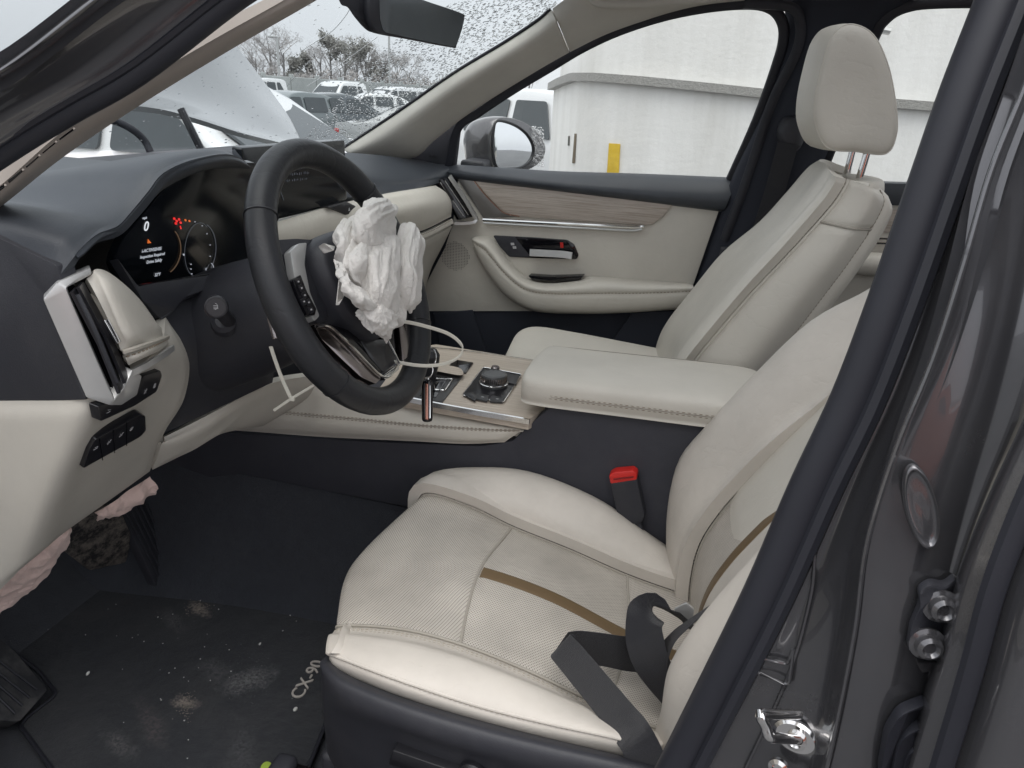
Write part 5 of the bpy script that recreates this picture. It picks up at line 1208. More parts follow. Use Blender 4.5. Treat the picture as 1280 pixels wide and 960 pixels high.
sheet('handle_bezel', fillet(Q(k5([(246, 368), (330, 372), (395, 452), (310, 451), (272, 410)]), y=-.7145), .004), mBlackPl, rec, .003, .001)
sweep('door_handle', cr(Q(k5([(392, 434), (450, 437), (520, 441), (560, 447)]), y=-.700), 5), [(-.011, -.004), (.009, -.003), (.010, .003), (-.008, .006)], mSatin, pdoor, up=(0, 0, 1))
sheet('lock_tab', fillet(Q(k5([(512, 394), (524, 395), (526, 416), (514, 416)]), y=-.712), .001, 3), mRed, rec, .003, .0005)
for a, b in ((322, 400), (330, 414)): sheet('lock_icon', fillet(Q(k5([(a - 8, b - 5), (a + 6, b - 5), (a + 8, b + 5), (a - 6, b + 5)]), y=-.7135), .001, 3), mPrint, rec, .0004, 0)
ga_ = PY([YV(k5([(158, 372), (200, 364), (245, 376), (312, 462), (388, 532), (480, 548), (605, 532), (660, 526), (850, 540), (1042, 556)]), [-.722]*10),
          YV(k5([(159, 378), (185, 385), (228, 404), (300, 490), (378, 556), (475, 574), (612, 562), (670, 556), (850, 565), (1046, 566)]), [-.69, -.68, -.675, -.665, -.66, -.655, -.655, -.655, -.655, -.66]),
          YV(k5([(160, 390), (178, 405), (215, 432), (288, 520), (370, 584), (470, 602), (620, 602), (700, 601), (850, 600), (1046, 592)]), [-.685, -.675, -.668, -.655, -.65, -.645, -.645, -.645, -.645, -.65]),
          YV(k5([(162, 402), (178, 440), (208, 490), (288, 594), (378, 651), (470, 668), (620, 671), (700, 670), (850, 663), (1022, 650)]), [-.695, -.69, -.68, -.668, -.662, -.66, -.66, -.66, -.66, -.665]),
          YV(k5([(164, 412), (182, 452), (215, 502), (296, 605), (384, 662), (474, 678), (622, 680), (700, 679), (850, 672), (1020, 660)]), [-.725]*10)])
panel('armrest', ga_, mLeather, pdoor, s=(0, 2), ns=18, nt=50, puff=.003, w=.006, thick=.02)
panel('armrest', ga_, mLeather, pdoor, s=(2, 4), ns=18, nt=50, puff=.003, w=.006, thick=.02)
stitches('stitching', online(ga_, s=1.93, a=.5, off=-.0006, m=80), mStitchDk, pdoor, .006, .003)
sheet('pull_cup', fillet(Q(k5([(384, 526), (470, 532), (606, 528), (590, 545), (470, 550), (400, 544)]), y=-.690), .004), mGloss, pdoor, .03, .002)
sheet('lower_panel', Q([(500, 386), (700, 388), (862, 385), (840, 470), (760, 560), (480, 560), (500, 420)], y=-.728), mNavy, pdoor, .04, .004)
sheet('map_pocket', Q([(745, 455), (790, 390), (866, 388), (850, 480), (760, 520)], y=-.700), mNavy, pdoor, .03, .006)
sheet('map_pocket', Q([(540, 392), (590, 388), (618, 470), (560, 480)], y=-.715), mNavy, pdoor, .02, .006)
sheet('door_edge', Q([(880, 250), (945, 250), (905, 400), (870, 470), (820, 470)], y=-.745), mNavy, pdoor, .02, .003)
# speaker grille
sv = []; sfc = []
for i in range(-9, 10):
    for j in range(-9, 10):
        if (i*i + j*j) > 84: continue
        c = P(569 + i*1.95, 320 + j*1.95 + i*.15, y=-.7205); o = len(sv)
        for k in range(6): sv.append(c + np.array([.0011*cos(pi*k/3), .0004, .0011*sin(pi*k/3)]))
        sfc.append(tuple(range(o, o + 6)))
mesh('speaker_hole', sv, sfc, mGloss, pdoor, False, None, kind='stuff')
# window glass, frame and mirror sail
gz = plane3(P(565, 210, y=-.765), P(912, 222, y=-.765), P(850, 14, y=-.655))
frame_px = [(563, 208), (575, 160), (600, 141), (645, 111), (690, 84), (730, 60), (775, 39), (830, 21), (885, 10), (935, 6), (962, 11), (976, 26), (979, 48), (971, 80), (946, 150), (913, 224)]
glass = sheet('window_glass', [PP(a, b, gz) for a, b in frame_px], mGlass, pdoor, .004, 0)
fr_ = np.array([PP(a, b, gz) + np.array([0, .018, 0]) for a, b in frame_px])
sweep('window_frame', cr(fr_, 5), circ(.007, 8, .012), mRubber, pdoor, up=(0, 1, 0))
sheet('mirror_sail', fillet(Q([(490, 196), (520, 172), (560, 146), (574, 158), (568, 208), (545, 207), (505, 206)], y=-.752), .003), mBlackPl, pdoor, .02, .003)
words('sail_lettering', 'BOSE', P(541, 196, y=-.7505), (-1, 0, 0), (0, 0, 1), .010, mBlackSm, pdoor, .0006)
# door mirror outside
mn = nrm([-.86, .50, .05]); mc = P(648, 182, y=-.95); mpl = (mc, mn)
def ML(px, py, d=0.): return PP(px, py, (mc + mn*d, mn))
mir = [(624, 147), (648, 150), (668, 162), (681, 182), (677, 200), (660, 212), (636, 214), (617, 211), (612, 185), (614, 160)]
mh = np.array([ML(a, b) for a, b in mir]); mcc = mh.mean(0)
secs = [[mcc + (q - mcc)*k - mn*d + np.array([0, .02*d/.1, 0]) for q in mh] for k, d in ((.95, -.004), (1., .0), (1.03, .025), (1.0, .06), (.90, .10), (.70, .135), (.40, .155), (.1, .16))]
mm = loft('mirror_housing', secs, mPaint, pdoor, 4, 5)
gl_ = [ML(a, b, .0075) for a, b in ((622, 151), (643, 156), (659, 168), (667, 184), (664, 199), (652, 209), (634, 211), (621, 209), (616, 186), (617, 163))]
sheet('mirror_glass', cr(gl_, 4, closed=True), mMirror, mm, .004, .001, n=mn)
tube('mirror_rim', cr(gl_, 4, closed=True), .004, mBlackSm, mm, 8, closed=True)
random.seed(3); dv = []; df_ = []
for _ in range(420):
    p = ML(random.uniform(664, 680), random.uniform(158, 208), .006); r = random.uniform(.001, .0026); o = len(dv)
    for x, y, z in sph: dv.append(p + mn*z*r*.5 + np.array([.5*x, .86*x, 0])*r + np.array([0, 0, y*r]))
    df_ += [tuple(q + o for q in f) for f in sf]
mesh('raindrops', dv, df_, mDrop, mm, True, None, kind='stuff')
box('mirror_arm', P(600, 205, y=-.86), (.07, .16, .03), mBlackPl, pdoor, bev=.01)

# ================================================================== rear passenger door
rdoor = thing('rear_passenger_door', 'rear passenger door with ivory panel seen behind the passenger seat', 'car door', (-.7, -.76, .45))
gz2 = plane3(P(1040, 226, y=-.765), P(1160, 232, y=-.765), P(1130, 10, y=-.655))
rw = [(1022, 226), (1040, 180), (1062, 122), (1090, 50), (1104, 26), (1130, 10), (1180, 4), (1330, 4), (1500, 60), (1400, 240)]
sheet('window_glass', [PP(a, b, gz2) for a, b in rw], mGlass, rdoor, .004, 0)
sweep('window_frame', cr(np.array([PP(a, b, gz2) + np.array([0, .016, 0]) for a, b in rw[:8]]), 5), circ(.007, 8, .012), mRubber, rdoor, up=(0, 1, 0))
sheet('door_cap', fillet(Q([(1000, 226), (1150, 230), (1400, 238), (1400, 280), (1150, 258), (1000, 252)], y=-.715), .003), mDash, rdoor, .05, .006)
sheet('door_panel', Q([(990, 250), (1150, 256), (1400, 276), (1400, 480), (1150, 420), (900, 420)], y=-.725), mLeather, rdoor, .03, .003)
sheet('wood_inlay', Q([(1040, 258), (1150, 264), (1350, 285), (1350, 320), (1150, 294), (1040, 286)], y=-.718), mWoodD, rdoor, .01, .002)
for b in (300, 306): tube('chrome_strip', [P(1040, b - 4, y=-.71), P(1150, b, y=-.71), P(1350, b + 22, y=-.71)], .003, mChrome, rdoor, 6)
sheet('lower_panel', Q([(820, 400), (1400, 470), (1400, 800), (820, 620)], y=-.72), mNavy, rdoor, .03, .003)
loft('armrest', [[P(a, b, y=-.69) + np.array([0, .035*cos(t), .028*sin(t)]) for t in np.linspace(0, 2*pi, 9)[:-1]] for a, b in ((1050, 328), (1090, 330), (1150, 336), (1300, 360))], mLeather, rdoor, 4, 3)
# rear bench, mostly hidden
bench = thing('rear_bench', 'ivory leather rear bench partly seen between the front seats', 'car seat', (-1.0, 0, .36))
loft('cushion', [[(x, -.0 + .60*k*cos(t), .60 + .09*k*sin(t)) for t in np.linspace(0, 2*pi, 15)[:-1]] for x, k in ((-.98, .6), (-1.0, .9), (-1.06, 1.), (-1.3, 1.), (-1.45, .98))], mLeather, bench, 4, 3)
loft('backrest', [[(-1.46 - (z - .6)*.2 + .08*k*cos(t), .60*k*sin(t), z) for t in np.linspace(0, 2*pi, 15)[:-1]] for z, k in ((.55, .9), (.62, 1.), (.85, 1.), (.98, .95), (1.02, .6))], mLeather, bench, 4, 3)
box('seat_base', (-1.2, 0, .43), (.42, 1.1, .20), mBlackPl, bench, bev=.03)

# ================================================================== driver's door, swung open just outside the frame
ddoor = thing('driver_door', 'open driver door swung out beside the windscreen pillar', 'car door', (.80, .76, .45))
dh = np.array([.84, .80, 0]); dd_ = nrm([-cos(radians(72)), sin(radians(72)), 0]); dn_ = np.array([dd_[1], -dd_[0], 0]); zz_ = np.array([0, 0, 1.])
def DD(u, z, o=0.): return dh + dd_*u + zz_*z + dn_*o
sheet('outer_skin', fillet([DD(0, .42), DD(.98, .42), DD(1.06, .8), DD(1.04, 1.10), DD(0, 1.12)], .03), mPaint, ddoor, .05, .008, n=dn_)
sheet('inner_panel', fillet([DD(.03, .46, -.06), DD(.95, .46, -.06), DD(1.0, .8, -.06), DD(.98, 1.08, -.06), DD(.03, 1.10, -.06)], .03), mLeather, ddoor, .03, .008, n=-dn_)
loft('armrest', [[DD(u, .80 + .05*sin(t), -.11 + .035*cos(t)) for t in np.linspace(0, 2*pi, 9)[:-1]] for u in (.15, .2, .5, .85, .9)], mLeather, ddoor, 3, 3)
sheet('window_glass', [DD(.10, 1.10, -.02), DD(1.0, 1.10, -.02), DD(.86, 1.50, -.02), DD(.62, 1.50, -.02)], mGlass, ddoor, .005, 0, n=dn_)
tube('window_frame', np.array(cr([DD(.04, 1.10, -.02), DD(.35, 1.32, -.02), DD(.62, 1.51, -.02), DD(.80, 1.53, -.02), DD(.89, 1.50, -.02), DD(.96, 1.30, -.02), DD(1.02, 1.10, -.02)], 5)), .018, mRubber, ddoor, 8)
# ================================================================== floor mat, pedals, loose things
ZM = .352
mat_px = [(-60, 700), (60, 690), (190, 655), (300, 640), (420, 690), (470, 760), (425, 860), (385, 960), (330, 1040), (125, 1040), (64, 960), (24, 905), (72, 868), (48, 838), (-60, 760)]
matt = thing('floor_mat', 'dirty black carpet floor mat under the steering wheel', 'floor mat', (.85, .35, ZM - .01))
mo = fillet(Q(mat_px, z=ZM), .015)
def mat_material():
    m = M('floor_mat_pile_dirty'); v = m.coord('Object'); f = m.noise(v, 700, 3, .7); mid_ = m.noise(v, 55, 5, .65); big = m.noise(v, 7, 6, .65)
    m.bump(m.math('ADD', f, m.math('MULTIPLY', mid_, 1.2)), .004, .9)
    base = m.mix((.009, .0105, .014, 1), (.036, .041, .051, 1), m.math('ADD', m.math('MULTIPLY', f, .6), m.math('MULTIPLY', mid_, .4)))
    base = m.mix(base, (.055, .055, .058, 1), m.math('MULTIPLY', m.ramp(big, [(.45, (0, 0, 0)), (.75, (1, 1, 1))]), .55))
    loc = ROOTLOC[matt.name]
    for cx, cy, rx, ry, ang, col, st in ((250, 762, .075, .026, .5, (.36, .31, .27, 1), 1.), (233, 878, .026, .060, -.5, (.34, .29, .25, 1), 1.), (312, 850, .055, .085, .2, (.22, .22, .225, 1), .75), (268, 838, .085, .050, .5, (.13, .13, .135, 1), .5), (150, 930, .10, .030, .6, (.17, .165, .165, 1), .55), (190, 905, .13, .035, .4, (.14, .115, .115, 1), .5), (215, 775, .10, .035, .5, (.13, .13, .13, 1), .6), (300, 935, .12, .05, 0., (.10, .10, .105, 1), .5)):
        c = P(cx, cy, z=ZM) - loc; mp = m.n('ShaderNodeMapping', vector_type='TEXTURE'); mp.inputs['Location'].default_value = tuple(c); mp.inputs['Rotation'].default_value = (0, 0, ang + .6); mp.inputs['Scale'].default_value = (ry, rx, 1.)
        m.l(v, mp.inputs['Vector']); ln = m.n('ShaderNodeVectorMath', operation='LENGTH'); m.l(mp.outputs[0], ln.inputs[0])
        k = m.math('SUBTRACT', m.math('SUBTRACT', 1.25, ln.outputs['Value']), m.math('MULTIPLY', m.noise(v, 38, 7, .75), 1.3))
        k = m.math('MULTIPLY', m.ramp(k, [(.0, (0, 0, 0)), (.45, (1, 1, 1))]), m.ramp(m.noise(v, 180, 3, .8), [(.36, (0, 0, 0)), (.62, (1, 1, 1))]))
        base = m.mix(base, col, m.math('MULTIPLY', k, st))
    m.color(base); m.set(Roughness=.95, Specular_IOR_Level=.12, Sheen_Weight=.12); return m.m
sheet('mat_pile', mo, mat_material(), matt, .010, .003, n=(0, 0, 1))
tube('mat_edge', fillet(Q(mat_px, z=ZM), .015), .0035, mRubber, matt, 6, closed=True)
a_, b_ = P(371, 872, z=ZM), P(398, 829, z=ZM)
tr_ = nrm(b_ - a_); tu_ = np.cross([0, 0, 1], tr_)
words('mat_lettering', 'CX-90', (a_ + b_)/2 + np.array([0, 0, .002]), tr_, tu_, np.linalg.norm(b_ - a_)*.40, mMatText, matt, .0012)
# dirt and crumbs
random.seed(7)
def crumbs(name, cx, cy, sx, sy, n, r0, r1, mat, label, cat='debris'):
    V = []; F = []
    for _ in range(n):
        p = P(random.gauss(cx, sx), random.gauss(cy, sy), z=ZM + .001); r = random.uniform(r0, r1); o = len(V)
        for x, y, z in ((1, 0, .2), (-.5, .9, .1), (-.6, -.8, .2), (.1, .1, .9), (0, 0, -.3)):
            V.append(p + np.array([x*random.uniform(.6, 1.3), y*random.uniform(.6, 1.3), z])*r)
        F += [(o, o+1, o+3), (o+1, o+2, o+3), (o+2, o, o+3), (o+1, o, o+4), (o+2, o+1, o+4), (o, o+2, o+4)]
    o_ = mesh(name, V, F, mat, None, False, None); tag(o_, label, None, None, 'stuff'); return o_
mDirt = plain('dried_mud', (.26, .225, .195, 1), .95); mGlassBit = plain('pale_crumb', (.62, .62, .60, 1), .4); mDust = plain('grey_dust', (.19, .19, .19, 1), .95)
crumbs('mud_patch', 247, 760, 8, 4, 160, .0006, .0016, mDirt, 'dried mud smeared beside the accelerator pedal')
crumbs('mud_patch', 232, 880, 6, 9, 120, .0006, .0015, mDirt, 'dried mud in a triangular smear on the mat')
crumbs('dust_patch', 310, 845, 15, 17, 160, .0004, .001, mDust, 'grey dust patch on the mat near the seat')
crumbs('dust_patch', 218, 770, 22, 8, 60, .0004, .001, mDust, 'scattered dust below the pedals')
crumbs('glass_crumbs', 235, 810, 70, 50, 45, .0008, .0020, mGlassBit, 'tiny pale crumbs scattered over the mat')
for a, b, r, lab_ in ((110, 842, .004, 'pale scrap on the mat beside the footrest'), (369, 887, .005, 'pale scrap on the mat below the first letter of its lettering'), (325, 805, .003, 'tiny pale scrap on the mat above the grey dust patch'), (437, 652, .004, 'pale scrap on the carpet at the foot of the console'), (360, 752, .003, 'tiny pale scrap on the carpet at the mat corner by the seat')):
    p = P(a, b, z=ZM + .002 if a < 420 else .36)
    o_ = lathe('paper_scrap', [(0, 0), (r, 0), (r*1.1, r*.3), (r*.6, r*.7), (0, r*.6)], p, nrm([random.uniform(-.4, .4), random.uniform(-.4, .4), 1]), mGlassBit, None, 7, sy=.6)
    tag(o_, lab_, 'scrap', 'pale scraps on the floor')
leaf = sheet('leaf', cr(Q([(326, 958), (332, 952), (339, 954), (337, 964), (328, 968)], z=ZM + .006), 4, closed=True), plain('leaf_green', (.30, .42, .06, 1), .6), None, .001, .0003)
tag(leaf, 'small yellow-green leaf at the mat edge', 'leaf')
# pedals
acc = thing('accelerator_pedal', 'long ribbed black accelerator pedal beside the dirty brake pedal', 'pedal', P(210, 740, z=.36))
pa = plane3(P(150, 630, y=.22), P(198, 618, y=.12), P(222, 735, y=.17))
sheet('pedal_pad', fillet([PP(a, b, pa) for a, b in ((146, 628), (176, 622), (192, 640), (232, 722), (212, 748), (198, 738))], .006), mBlackPl, acc, .018, .004)
for k in range(5):
    t = k/4; a = (156 + 26*t, 636 - 6*t); b = (202 + 22*t, 726 - 6*t)
    tube('rib', [PP(*a, (pa[0] + pa[1]*.001, pa[1])), PP(*b, (pa[0] + pa[1]*.001, pa[1]))], .0022, mRubber, acc, 6)
tube('pedal_hinge', [PP(208, 748, pa), PP(238, 724, pa)], .012, mBlackPl, acc, 10)
brk = thing('brake_pedal', 'mud covered brake pedal under the ivory lower panel', 'pedal', P(130, 690, z=.50))
pb = plane3(P(85, 690, y=.34), P(165, 670, y=.22), P(120, 640, y=.30))
mMud = M('muddy_rubber'); _v = mMud.coord('Object'); mMud.color(mMud.mix((.018, .018, .02, 1), (.17, .15, .13, 1), mMud.ramp(mMud.noise(_v, 45, 7, .75), [(.42, (0, 0, 0)), (.62, (1, 1, 1))]))); mMud.bump(mMud.noise(_v, 160, 5, .6), .002, .6); mMud.set(Roughness=.9)
pad = sheet('pedal_pad', fillet([PP(a, b, pb) for a, b in ((78, 688), (88, 662), (112, 640), (150, 636), (166, 672), (158, 704), (112, 714))], .008), mMud.m, brk, .02, .004)
tube('pedal_arm', cr([PP(135, 665, pb) + np.array([.03, 0, 0]), PP(140, 620, pb) + np.array([.08, 0, .03]), PP(150, 560, pb) + np.array([.12, 0, .1])], 5), .012, mBlackPl, brk, 10)
rest = thing('footrest', 'ribbed black footrest at the left of the floor mat', 'footrest', P(20, 860, z=.36))
pr = plane3(P(0, 800, z=.46), P(58, 862, z=.37), P(22, 900, z=.37))
sheet('footrest_pad', fillet([PP(a, b, pr) for a, b in ((-60, 770), (-5, 793), (20, 815), (60, 862), (25, 902), (-10, 900), (-60, 890))], .006), plastic('scuffed_rubber', (.035, .036, .04, 1), .7, 600, .2, .3, .5), rest, .03, .004)
for k in range(4): tube('rib', [PP(-20 + k*4, 812 + k*18, (pr[0] + pr[1]*.001, pr[1])), PP(46 - k*9, 862 + k*10, (pr[0] + pr[1]*.001, pr[1]))], .0022, mRubber, rest, 6)
# knee airbag cloth hanging under the panel: rumpled sheets
def rumple(grid, name, mat, amp, seed, ns=60, nt=40, freq=22, parent=None):
    p = bic(np.asarray(grid, float), np.linspace(0, len(grid)-1, ns), np.linspace(0, len(grid[0])-1, nt))
    n = np.cross(np.gradient(p, axis=0), np.gradient(p, axis=1)); n /= np.maximum(np.linalg.norm(n, axis=2, keepdims=True), 1e-9)
    V = []
    for i in range(ns):
        for j in range(nt):
            q = Vector(p[i, j] * freq) + Vector((seed*3.7, seed*1.3, 0)); w = (1 - abs(noise.noise(q))*2.4) + .28*(1 - 2.2*abs(noise.noise(q*2.1)))
            V.append(p[i, j] + n[i, j]*amp*w)
    V2 = [v - n.reshape(-1, 3)[k]*.0015 for k, v in enumerate(V)]; o = len(V); F = []
    for i in range(ns-1):
        for j in range(nt-1):
            f = (i*nt+j, (i+1)*nt+j, (i+1)*nt+j+1, i*nt+j+1); F.append(f); F.append(tuple(x + o for x in reversed(f)))
    for i in range(ns-1):
        F.append((i*nt, i*nt+o, (i+1)*nt+o, (i+1)*nt)); F.append(((i+1)*nt+nt-1, (i+1)*nt+nt-1+o, i*nt+nt-1+o, i*nt+nt-1))
    for j in range(nt-1):
        F.append((j+1, j+1+o, j+o, j)); F.append(((ns-1)*nt+j, (ns-1)*nt+j+o, (ns-1)*nt+j+1+o, (ns-1)*nt+j+1))
    return mesh(name, V + V2, F, mat, parent, True, None)
k1 = rumple(PY([[(-60, 770, .66), (0, 705, .655), (35, 680, .63), (62, 664, .60), (84, 655, .57)], [(-60, 795, .67), (0, 725, .665), (38, 702, .635), (68, 682, .605), (86, 664, .575)], [(-60, 815, .66), (-5, 752, .655), (30, 732, .63), (62, 704, .60), (80, 678, .575)], [(-60, 830, .64), (-5, 768, .64), (28, 742, .62), (58, 712, .59), (76, 686, .565)]]), 'knee_airbag', mPink, .006, 1, 90, 90, 30)
tag(k1, 'pinkish deflated knee airbag hanging below the lower dash end', 'airbag')
k2 = rumple(PY([[(118, 642, .53), (140, 628, .50), (165, 610, .47), (186, 598, .44)], [(122, 645, .53), (146, 638, .50), (172, 622, .47), (194, 605, .44)], [(120, 648, .52), (146, 642, .49), (176, 628, .46), (194, 614, .435)]]), 'airbag_flap', mPink, .0045, 2, 60, 60, 42)
tag(k2, 'pale pink airbag flap poking out above the pedals', 'airbag')
# ================================================================== driver's seat belt
belt = thing('seat_belt', 'black seat belt webbing lying folded across the driver seat', 'seat belt', P(760, 850, y=.50))
kz_ = lambda l: [(670 + a*.25, 720 + b*.25) + tuple(r) for a, b, *r in l]
def spx(name, pts, width=.047):
    pts = kz_(pts); path = np.array([P(a, b, y=c) for a, b, c, *_ in pts]); wv = np.array([P(a + w[0]*20, b + w[1]*20, y=c + w[2]) - P(a, b, y=c) for a, b, c, w in pts])
    path = cr(path, 8); n = len(pts); wv = crw(n, np.linspace(0, n-1, (n-1)*8 + 1)) @ wv
    return strap(name, path, wv, width, .0016, mWeb, belt)
spx('webbing', [(150, 340, .525, (.85, -.5, .0)), (125, 350, .532, (.62, -.75, .0)), (175, 410, .54, (.70, -.70, 0)), (300, 560, .565, (.75, -.65, 0)), (430, 720, .592, (.8, -.55, .0)), (520, 850, .615, (.92, -.38, .0)), (560, 1000, .62, (.98, -.1, .0)), (560, 1200, .64, (1, 0, 0))])
spx('webbing', [(118, 345, .520, (.50, -.85, 0)), (200, 350, .505, (.15, -1, 0)), (330, 368, .485, (-.05, -1, 0)), (440, 385, .47, (-.2, -1, 0)), (540, 395, .45, (-.3, -1, 0))])
spx('webbing', [(800, 700, .50, (.75, -.66, -.0)), (680, 570, .505, (.75, -.66, .0)), (585, 450, .51, (.9, -.3, .0)), (548, 340, .51, (1, -.05, .0)), (540, 230, .50, (1, -.3, .0)), (580, 150, .485, (.75, -.2, -.02)), (650, 165, .47, (.5, .45, -.04)), (740, 225, .455, (.35, .55, -.05)), (800, 290, .44, (.3, .6, -.05))])
spx('webbing', [(640, 480, .49, (.3, .9, .02)), (640, 400, .50, (.35, .75, .02)), (690, 310, .505, (.3, .45, .03)), (770, 235, .51, (.2, .3, .03)), (880, 150, .515, (.1, .2, .03)), (990, 60, .52, (.1, .2, .03)), (1150, -60, .525, (.1, .2, .03))], .030)
sheet('latch_plate', fillet([P(*q, y=.44) for q in ((842, 762), (858, 754), (868, 762), (865, 780), (850, 776))], .003, 3), mSatin, belt, .003, .001)
# buckle
bk = thing('seat_belt_buckle', 'black seat belt buckle with bright red release button', 'buckle', P(790, 660, y=.145))
bpn = plane3(P(762, 598, y=.150), P(796, 594, y=.150), P(800, 652, y=.155))
bk_r = nrm(PP(796, 594, bpn) - PP(762, 598, bpn))
sheet('buckle_body', fillet([PP(a, b, bpn) for a, b in ((763, 603), (796, 598), (806, 645), (802, 654), (774, 658))], .004), mBlackPl, bk, .022, .004)
sheet('release_button', fillet([PP(a, b, (bpn[0] + bpn[1]*.001, bpn[1])) for a, b in ((761, 594), (768, 590), (791, 588), (796, 592), (796, 600), (763, 605))], .003), mRed, bk, .020, .003)
tube('button_slot', [PP(767, 599, (bpn[0] + bpn[1]*.0015, bpn[1])), PP(792, 596, (bpn[0] + bpn[1]*.0015, bpn[1]))], .0016, plain('dark_red', (.20, .01, .01, 1), .4), bk, 6)
sheet('buckle_stalk', [PP(a, b, (bpn[0] - bpn[1]*.006, bpn[1])) for a, b in ((780, 655), (800, 652), (812, 690), (792, 692))], mBlackPl, bk, .008, .001)
# ================================================================== zip ties and key
zt = cr(np.array([P(a, b, y=c) for a, b, c in ((478, 410, .345), (492, 402, .34), (505, 402, .325), (529, 407, .30), (560, 417, .27), (576, 430, .26), (577, 442, .262), (566, 451, .275), (549, 456, .30), (526, 457, .325), (498, 453, .345), (480, 449, .34))]), 8)
tie = strap('zip_tie', zt, (0, .25, 1), .0052, .0016, mZip); tag(tie, 'white plastic zip tie looped round the steering wheel rim', 'zip tie')
tie2 = thing('zip_tie', 'white plastic zip tie hanging down left of the steering wheel', 'zip tie', P(365, 498, y=.42))
kt = lambda l: [(320 + a*.1355, 400 + b*.1355) + tuple(r) for a, b, *r in l]
strap('strap', cr(np.array([P(a, b, y=c) for a, b, c in kt([(60, 20, .43), (90, 90, .432), (160, 320, .432), (240, 540, .43), (320, 715, .428)])]), 6), (1, .3, .2), .0050, .0015, mZip, tie2)
strap('tail', np.array([P(a, b, y=c) for a, b, c in kt([(165, 835, .43), (330, 722, .430), (550, 592, .42), (700, 500, .41)])]), (.3, .2, 1), .0036, .0014, mZip, tie2)
a = kt([(335, 725)])[0]; box('head', P(*a, y=.43), (.0075, .005, .007), mZip, tie2, bev=.0015)
key = thing('car_key', 'dark key fob with bronze stripe hanging from a split ring', 'key', P(533, 530, y=.262))
kc_ = P(533, 463, y=.265); kr = .0115
tube('key_ring', [kc_ + _r*kr*.85*cos(t) + _u*kr*sin(t) for t in np.linspace(0, 2*pi, 33)[:-1]], .0009, mChrome, key, 8, closed=True)
tube('key_ring', [P(537, 447, y=.255) + _r*.0165*.6*cos(t) + (_u*.9 + _d*.3)*.0165*sin(t) for t in np.linspace(0, 2*pi, 33)[:-1]], .0011, mChrome, key, 8, closed=True)
fo = [(-.0065, -.033), (-.0085, -.020), (-.0085, .020), (-.0055, .031), (.0055, .031), (.0085, .020), (.0085, -.020), (.0065, -.033)]
fc_ = P(534, 500, y=.262)
fd = nrm(CAM - fc_)
fob = loft('fob_body', [[fc_ + _r*a*k + _u*b*(1 - (1-k)*.3) + fd*h for a, b in fo] for k, h in ((.6, -.008), (.95, -.006), (1., 0), (.95, .005), (.6, .0075), (.1, .008))], mGloss, key, 3, 4)
sheet('fob_stripe', fillet([fc_ + _r*a + _u*b + fd*.0084 for a, b in ((-.0030, -.030), (.0016, -.031), (.0014, .025), (-.0026, .026))], .001, 3), plain('bronze_metal', (.33, .16, .12, 1), .25, .9), key, .003, .0006)
sheet('fob_stripe', fillet([fc_ + _r*a + _u*b + fd*.0078 for a, b in ((.0036, -.029), (.0052, -.028), (.0048, .022), (.0034, .024))], .0005, 3), mChrome, key, .003, .0005)
box('fob_clip', fc_ + _u*.031 + fd*.002, (.006, .005, .009), mChrome, key, ax=(_r, fd, _u), bev=.001)
# ================================================================== rear-view mirror
rvm = thing('rear_view_mirror', 'black interior rear-view mirror below the windscreen header', 'mirror', P(500, -20, y=.02))
kk = lambda l: [(410 + a*.1484, b*.1484) for a, b in l]
rp_ = plane3(P(478, 20, y=.085), P(575, 50, y=-.095), P(480, -20, y=.085))
ho = kk([(345, 0), (355, 180), (400, 265), (480, 296), (700, 335), (1055, 402), (1092, 388), (1135, 250), (1160, 150), (1130, 108), (800, -5), (560, -95), (400, -110)])
hp_ = np.array([PP(a, b, rp_) for a, b in ho]); hc_ = hp_.mean(0); rn = rp_[1]
loft('mirror_shell', [[hc_ + (p - hc_)*k - rn*h for p in hp_] for k, h in ((.97, .000), (1., .006), (.97, .018), (.82, .034), (.5, .044), (.1, .046))], mBlackPl, rvm, 4, 4)
sheet('mirror_glass', fillet([PP(a, b, (rp_[0] + rn*.001, rn)) for a, b in kk([(430, -90), (438, 160), (462, 250), (490, 275), (760, 334), (1050, 394), (1084, 380), (1128, 250), (1148, 160), (1126, 118), (820, 6), (560, -80)])], .002, 3), mMirrorDim, rvm, .003, 0)
st = kk([(360, -60), (355, 180), (400, 262), (330, 268), (240, 170), (165, 60), (100, 40), (90, 0), (90, -80)])
loft('sensor_pod', [[PP(a, b, (rp_[0] - rn*h, rn))*1. for a, b in kk([(380, -120), (372, 150), (420, 255), (360, 270), (300, 232), (220, 140), (165, 62), (105, 30), (95, -110)])] for h in (.012, .03, .06)], mBlackPl, rvm, 3, 4)
# ================================================================== the lot outside
def gz_(d): return -.32*min(1., max(0., (d - 3)/8))
random.seed(21)
mAsph = M('wet_asphalt'); _v = mAsph.coord('Object'); mAsph.color(mAsph.mix((.05, .05, .052, 1), (.14, .14, .14, 1), mAsph.ramp(mAsph.noise(_v, .6, 8, .7), [(.3, (0, 0, 0)), (.7, (1, 1, 1))]))); mAsph.bump(mAsph.noise(_v, 60, 5), .01, .4); mAsph.set(Roughness=.45)
gv = []; gfc = []; xs = np.r_[np.linspace(-40, 60, 41), 90, 150, 260, 400]; ys = np.r_[-420, -250, -150, -100, np.linspace(-70, 30, 41), 60, 120]
for x in xs:
    for y in ys: gv.append((x, y, gz_(math.hypot(x, y))))
nY = len(ys)
for i in range(len(xs)-1):
    for j in range(nY-1): gfc.append((i*nY+j, (i+1)*nY+j, (i+1)*nY+j+1, i*nY+j+1))
grd = mesh('ground', gv, gfc, mAsph.m, None, True, None); grd['kind'] = 'structure'; grd['label'] = 'wet asphalt of the car lot'
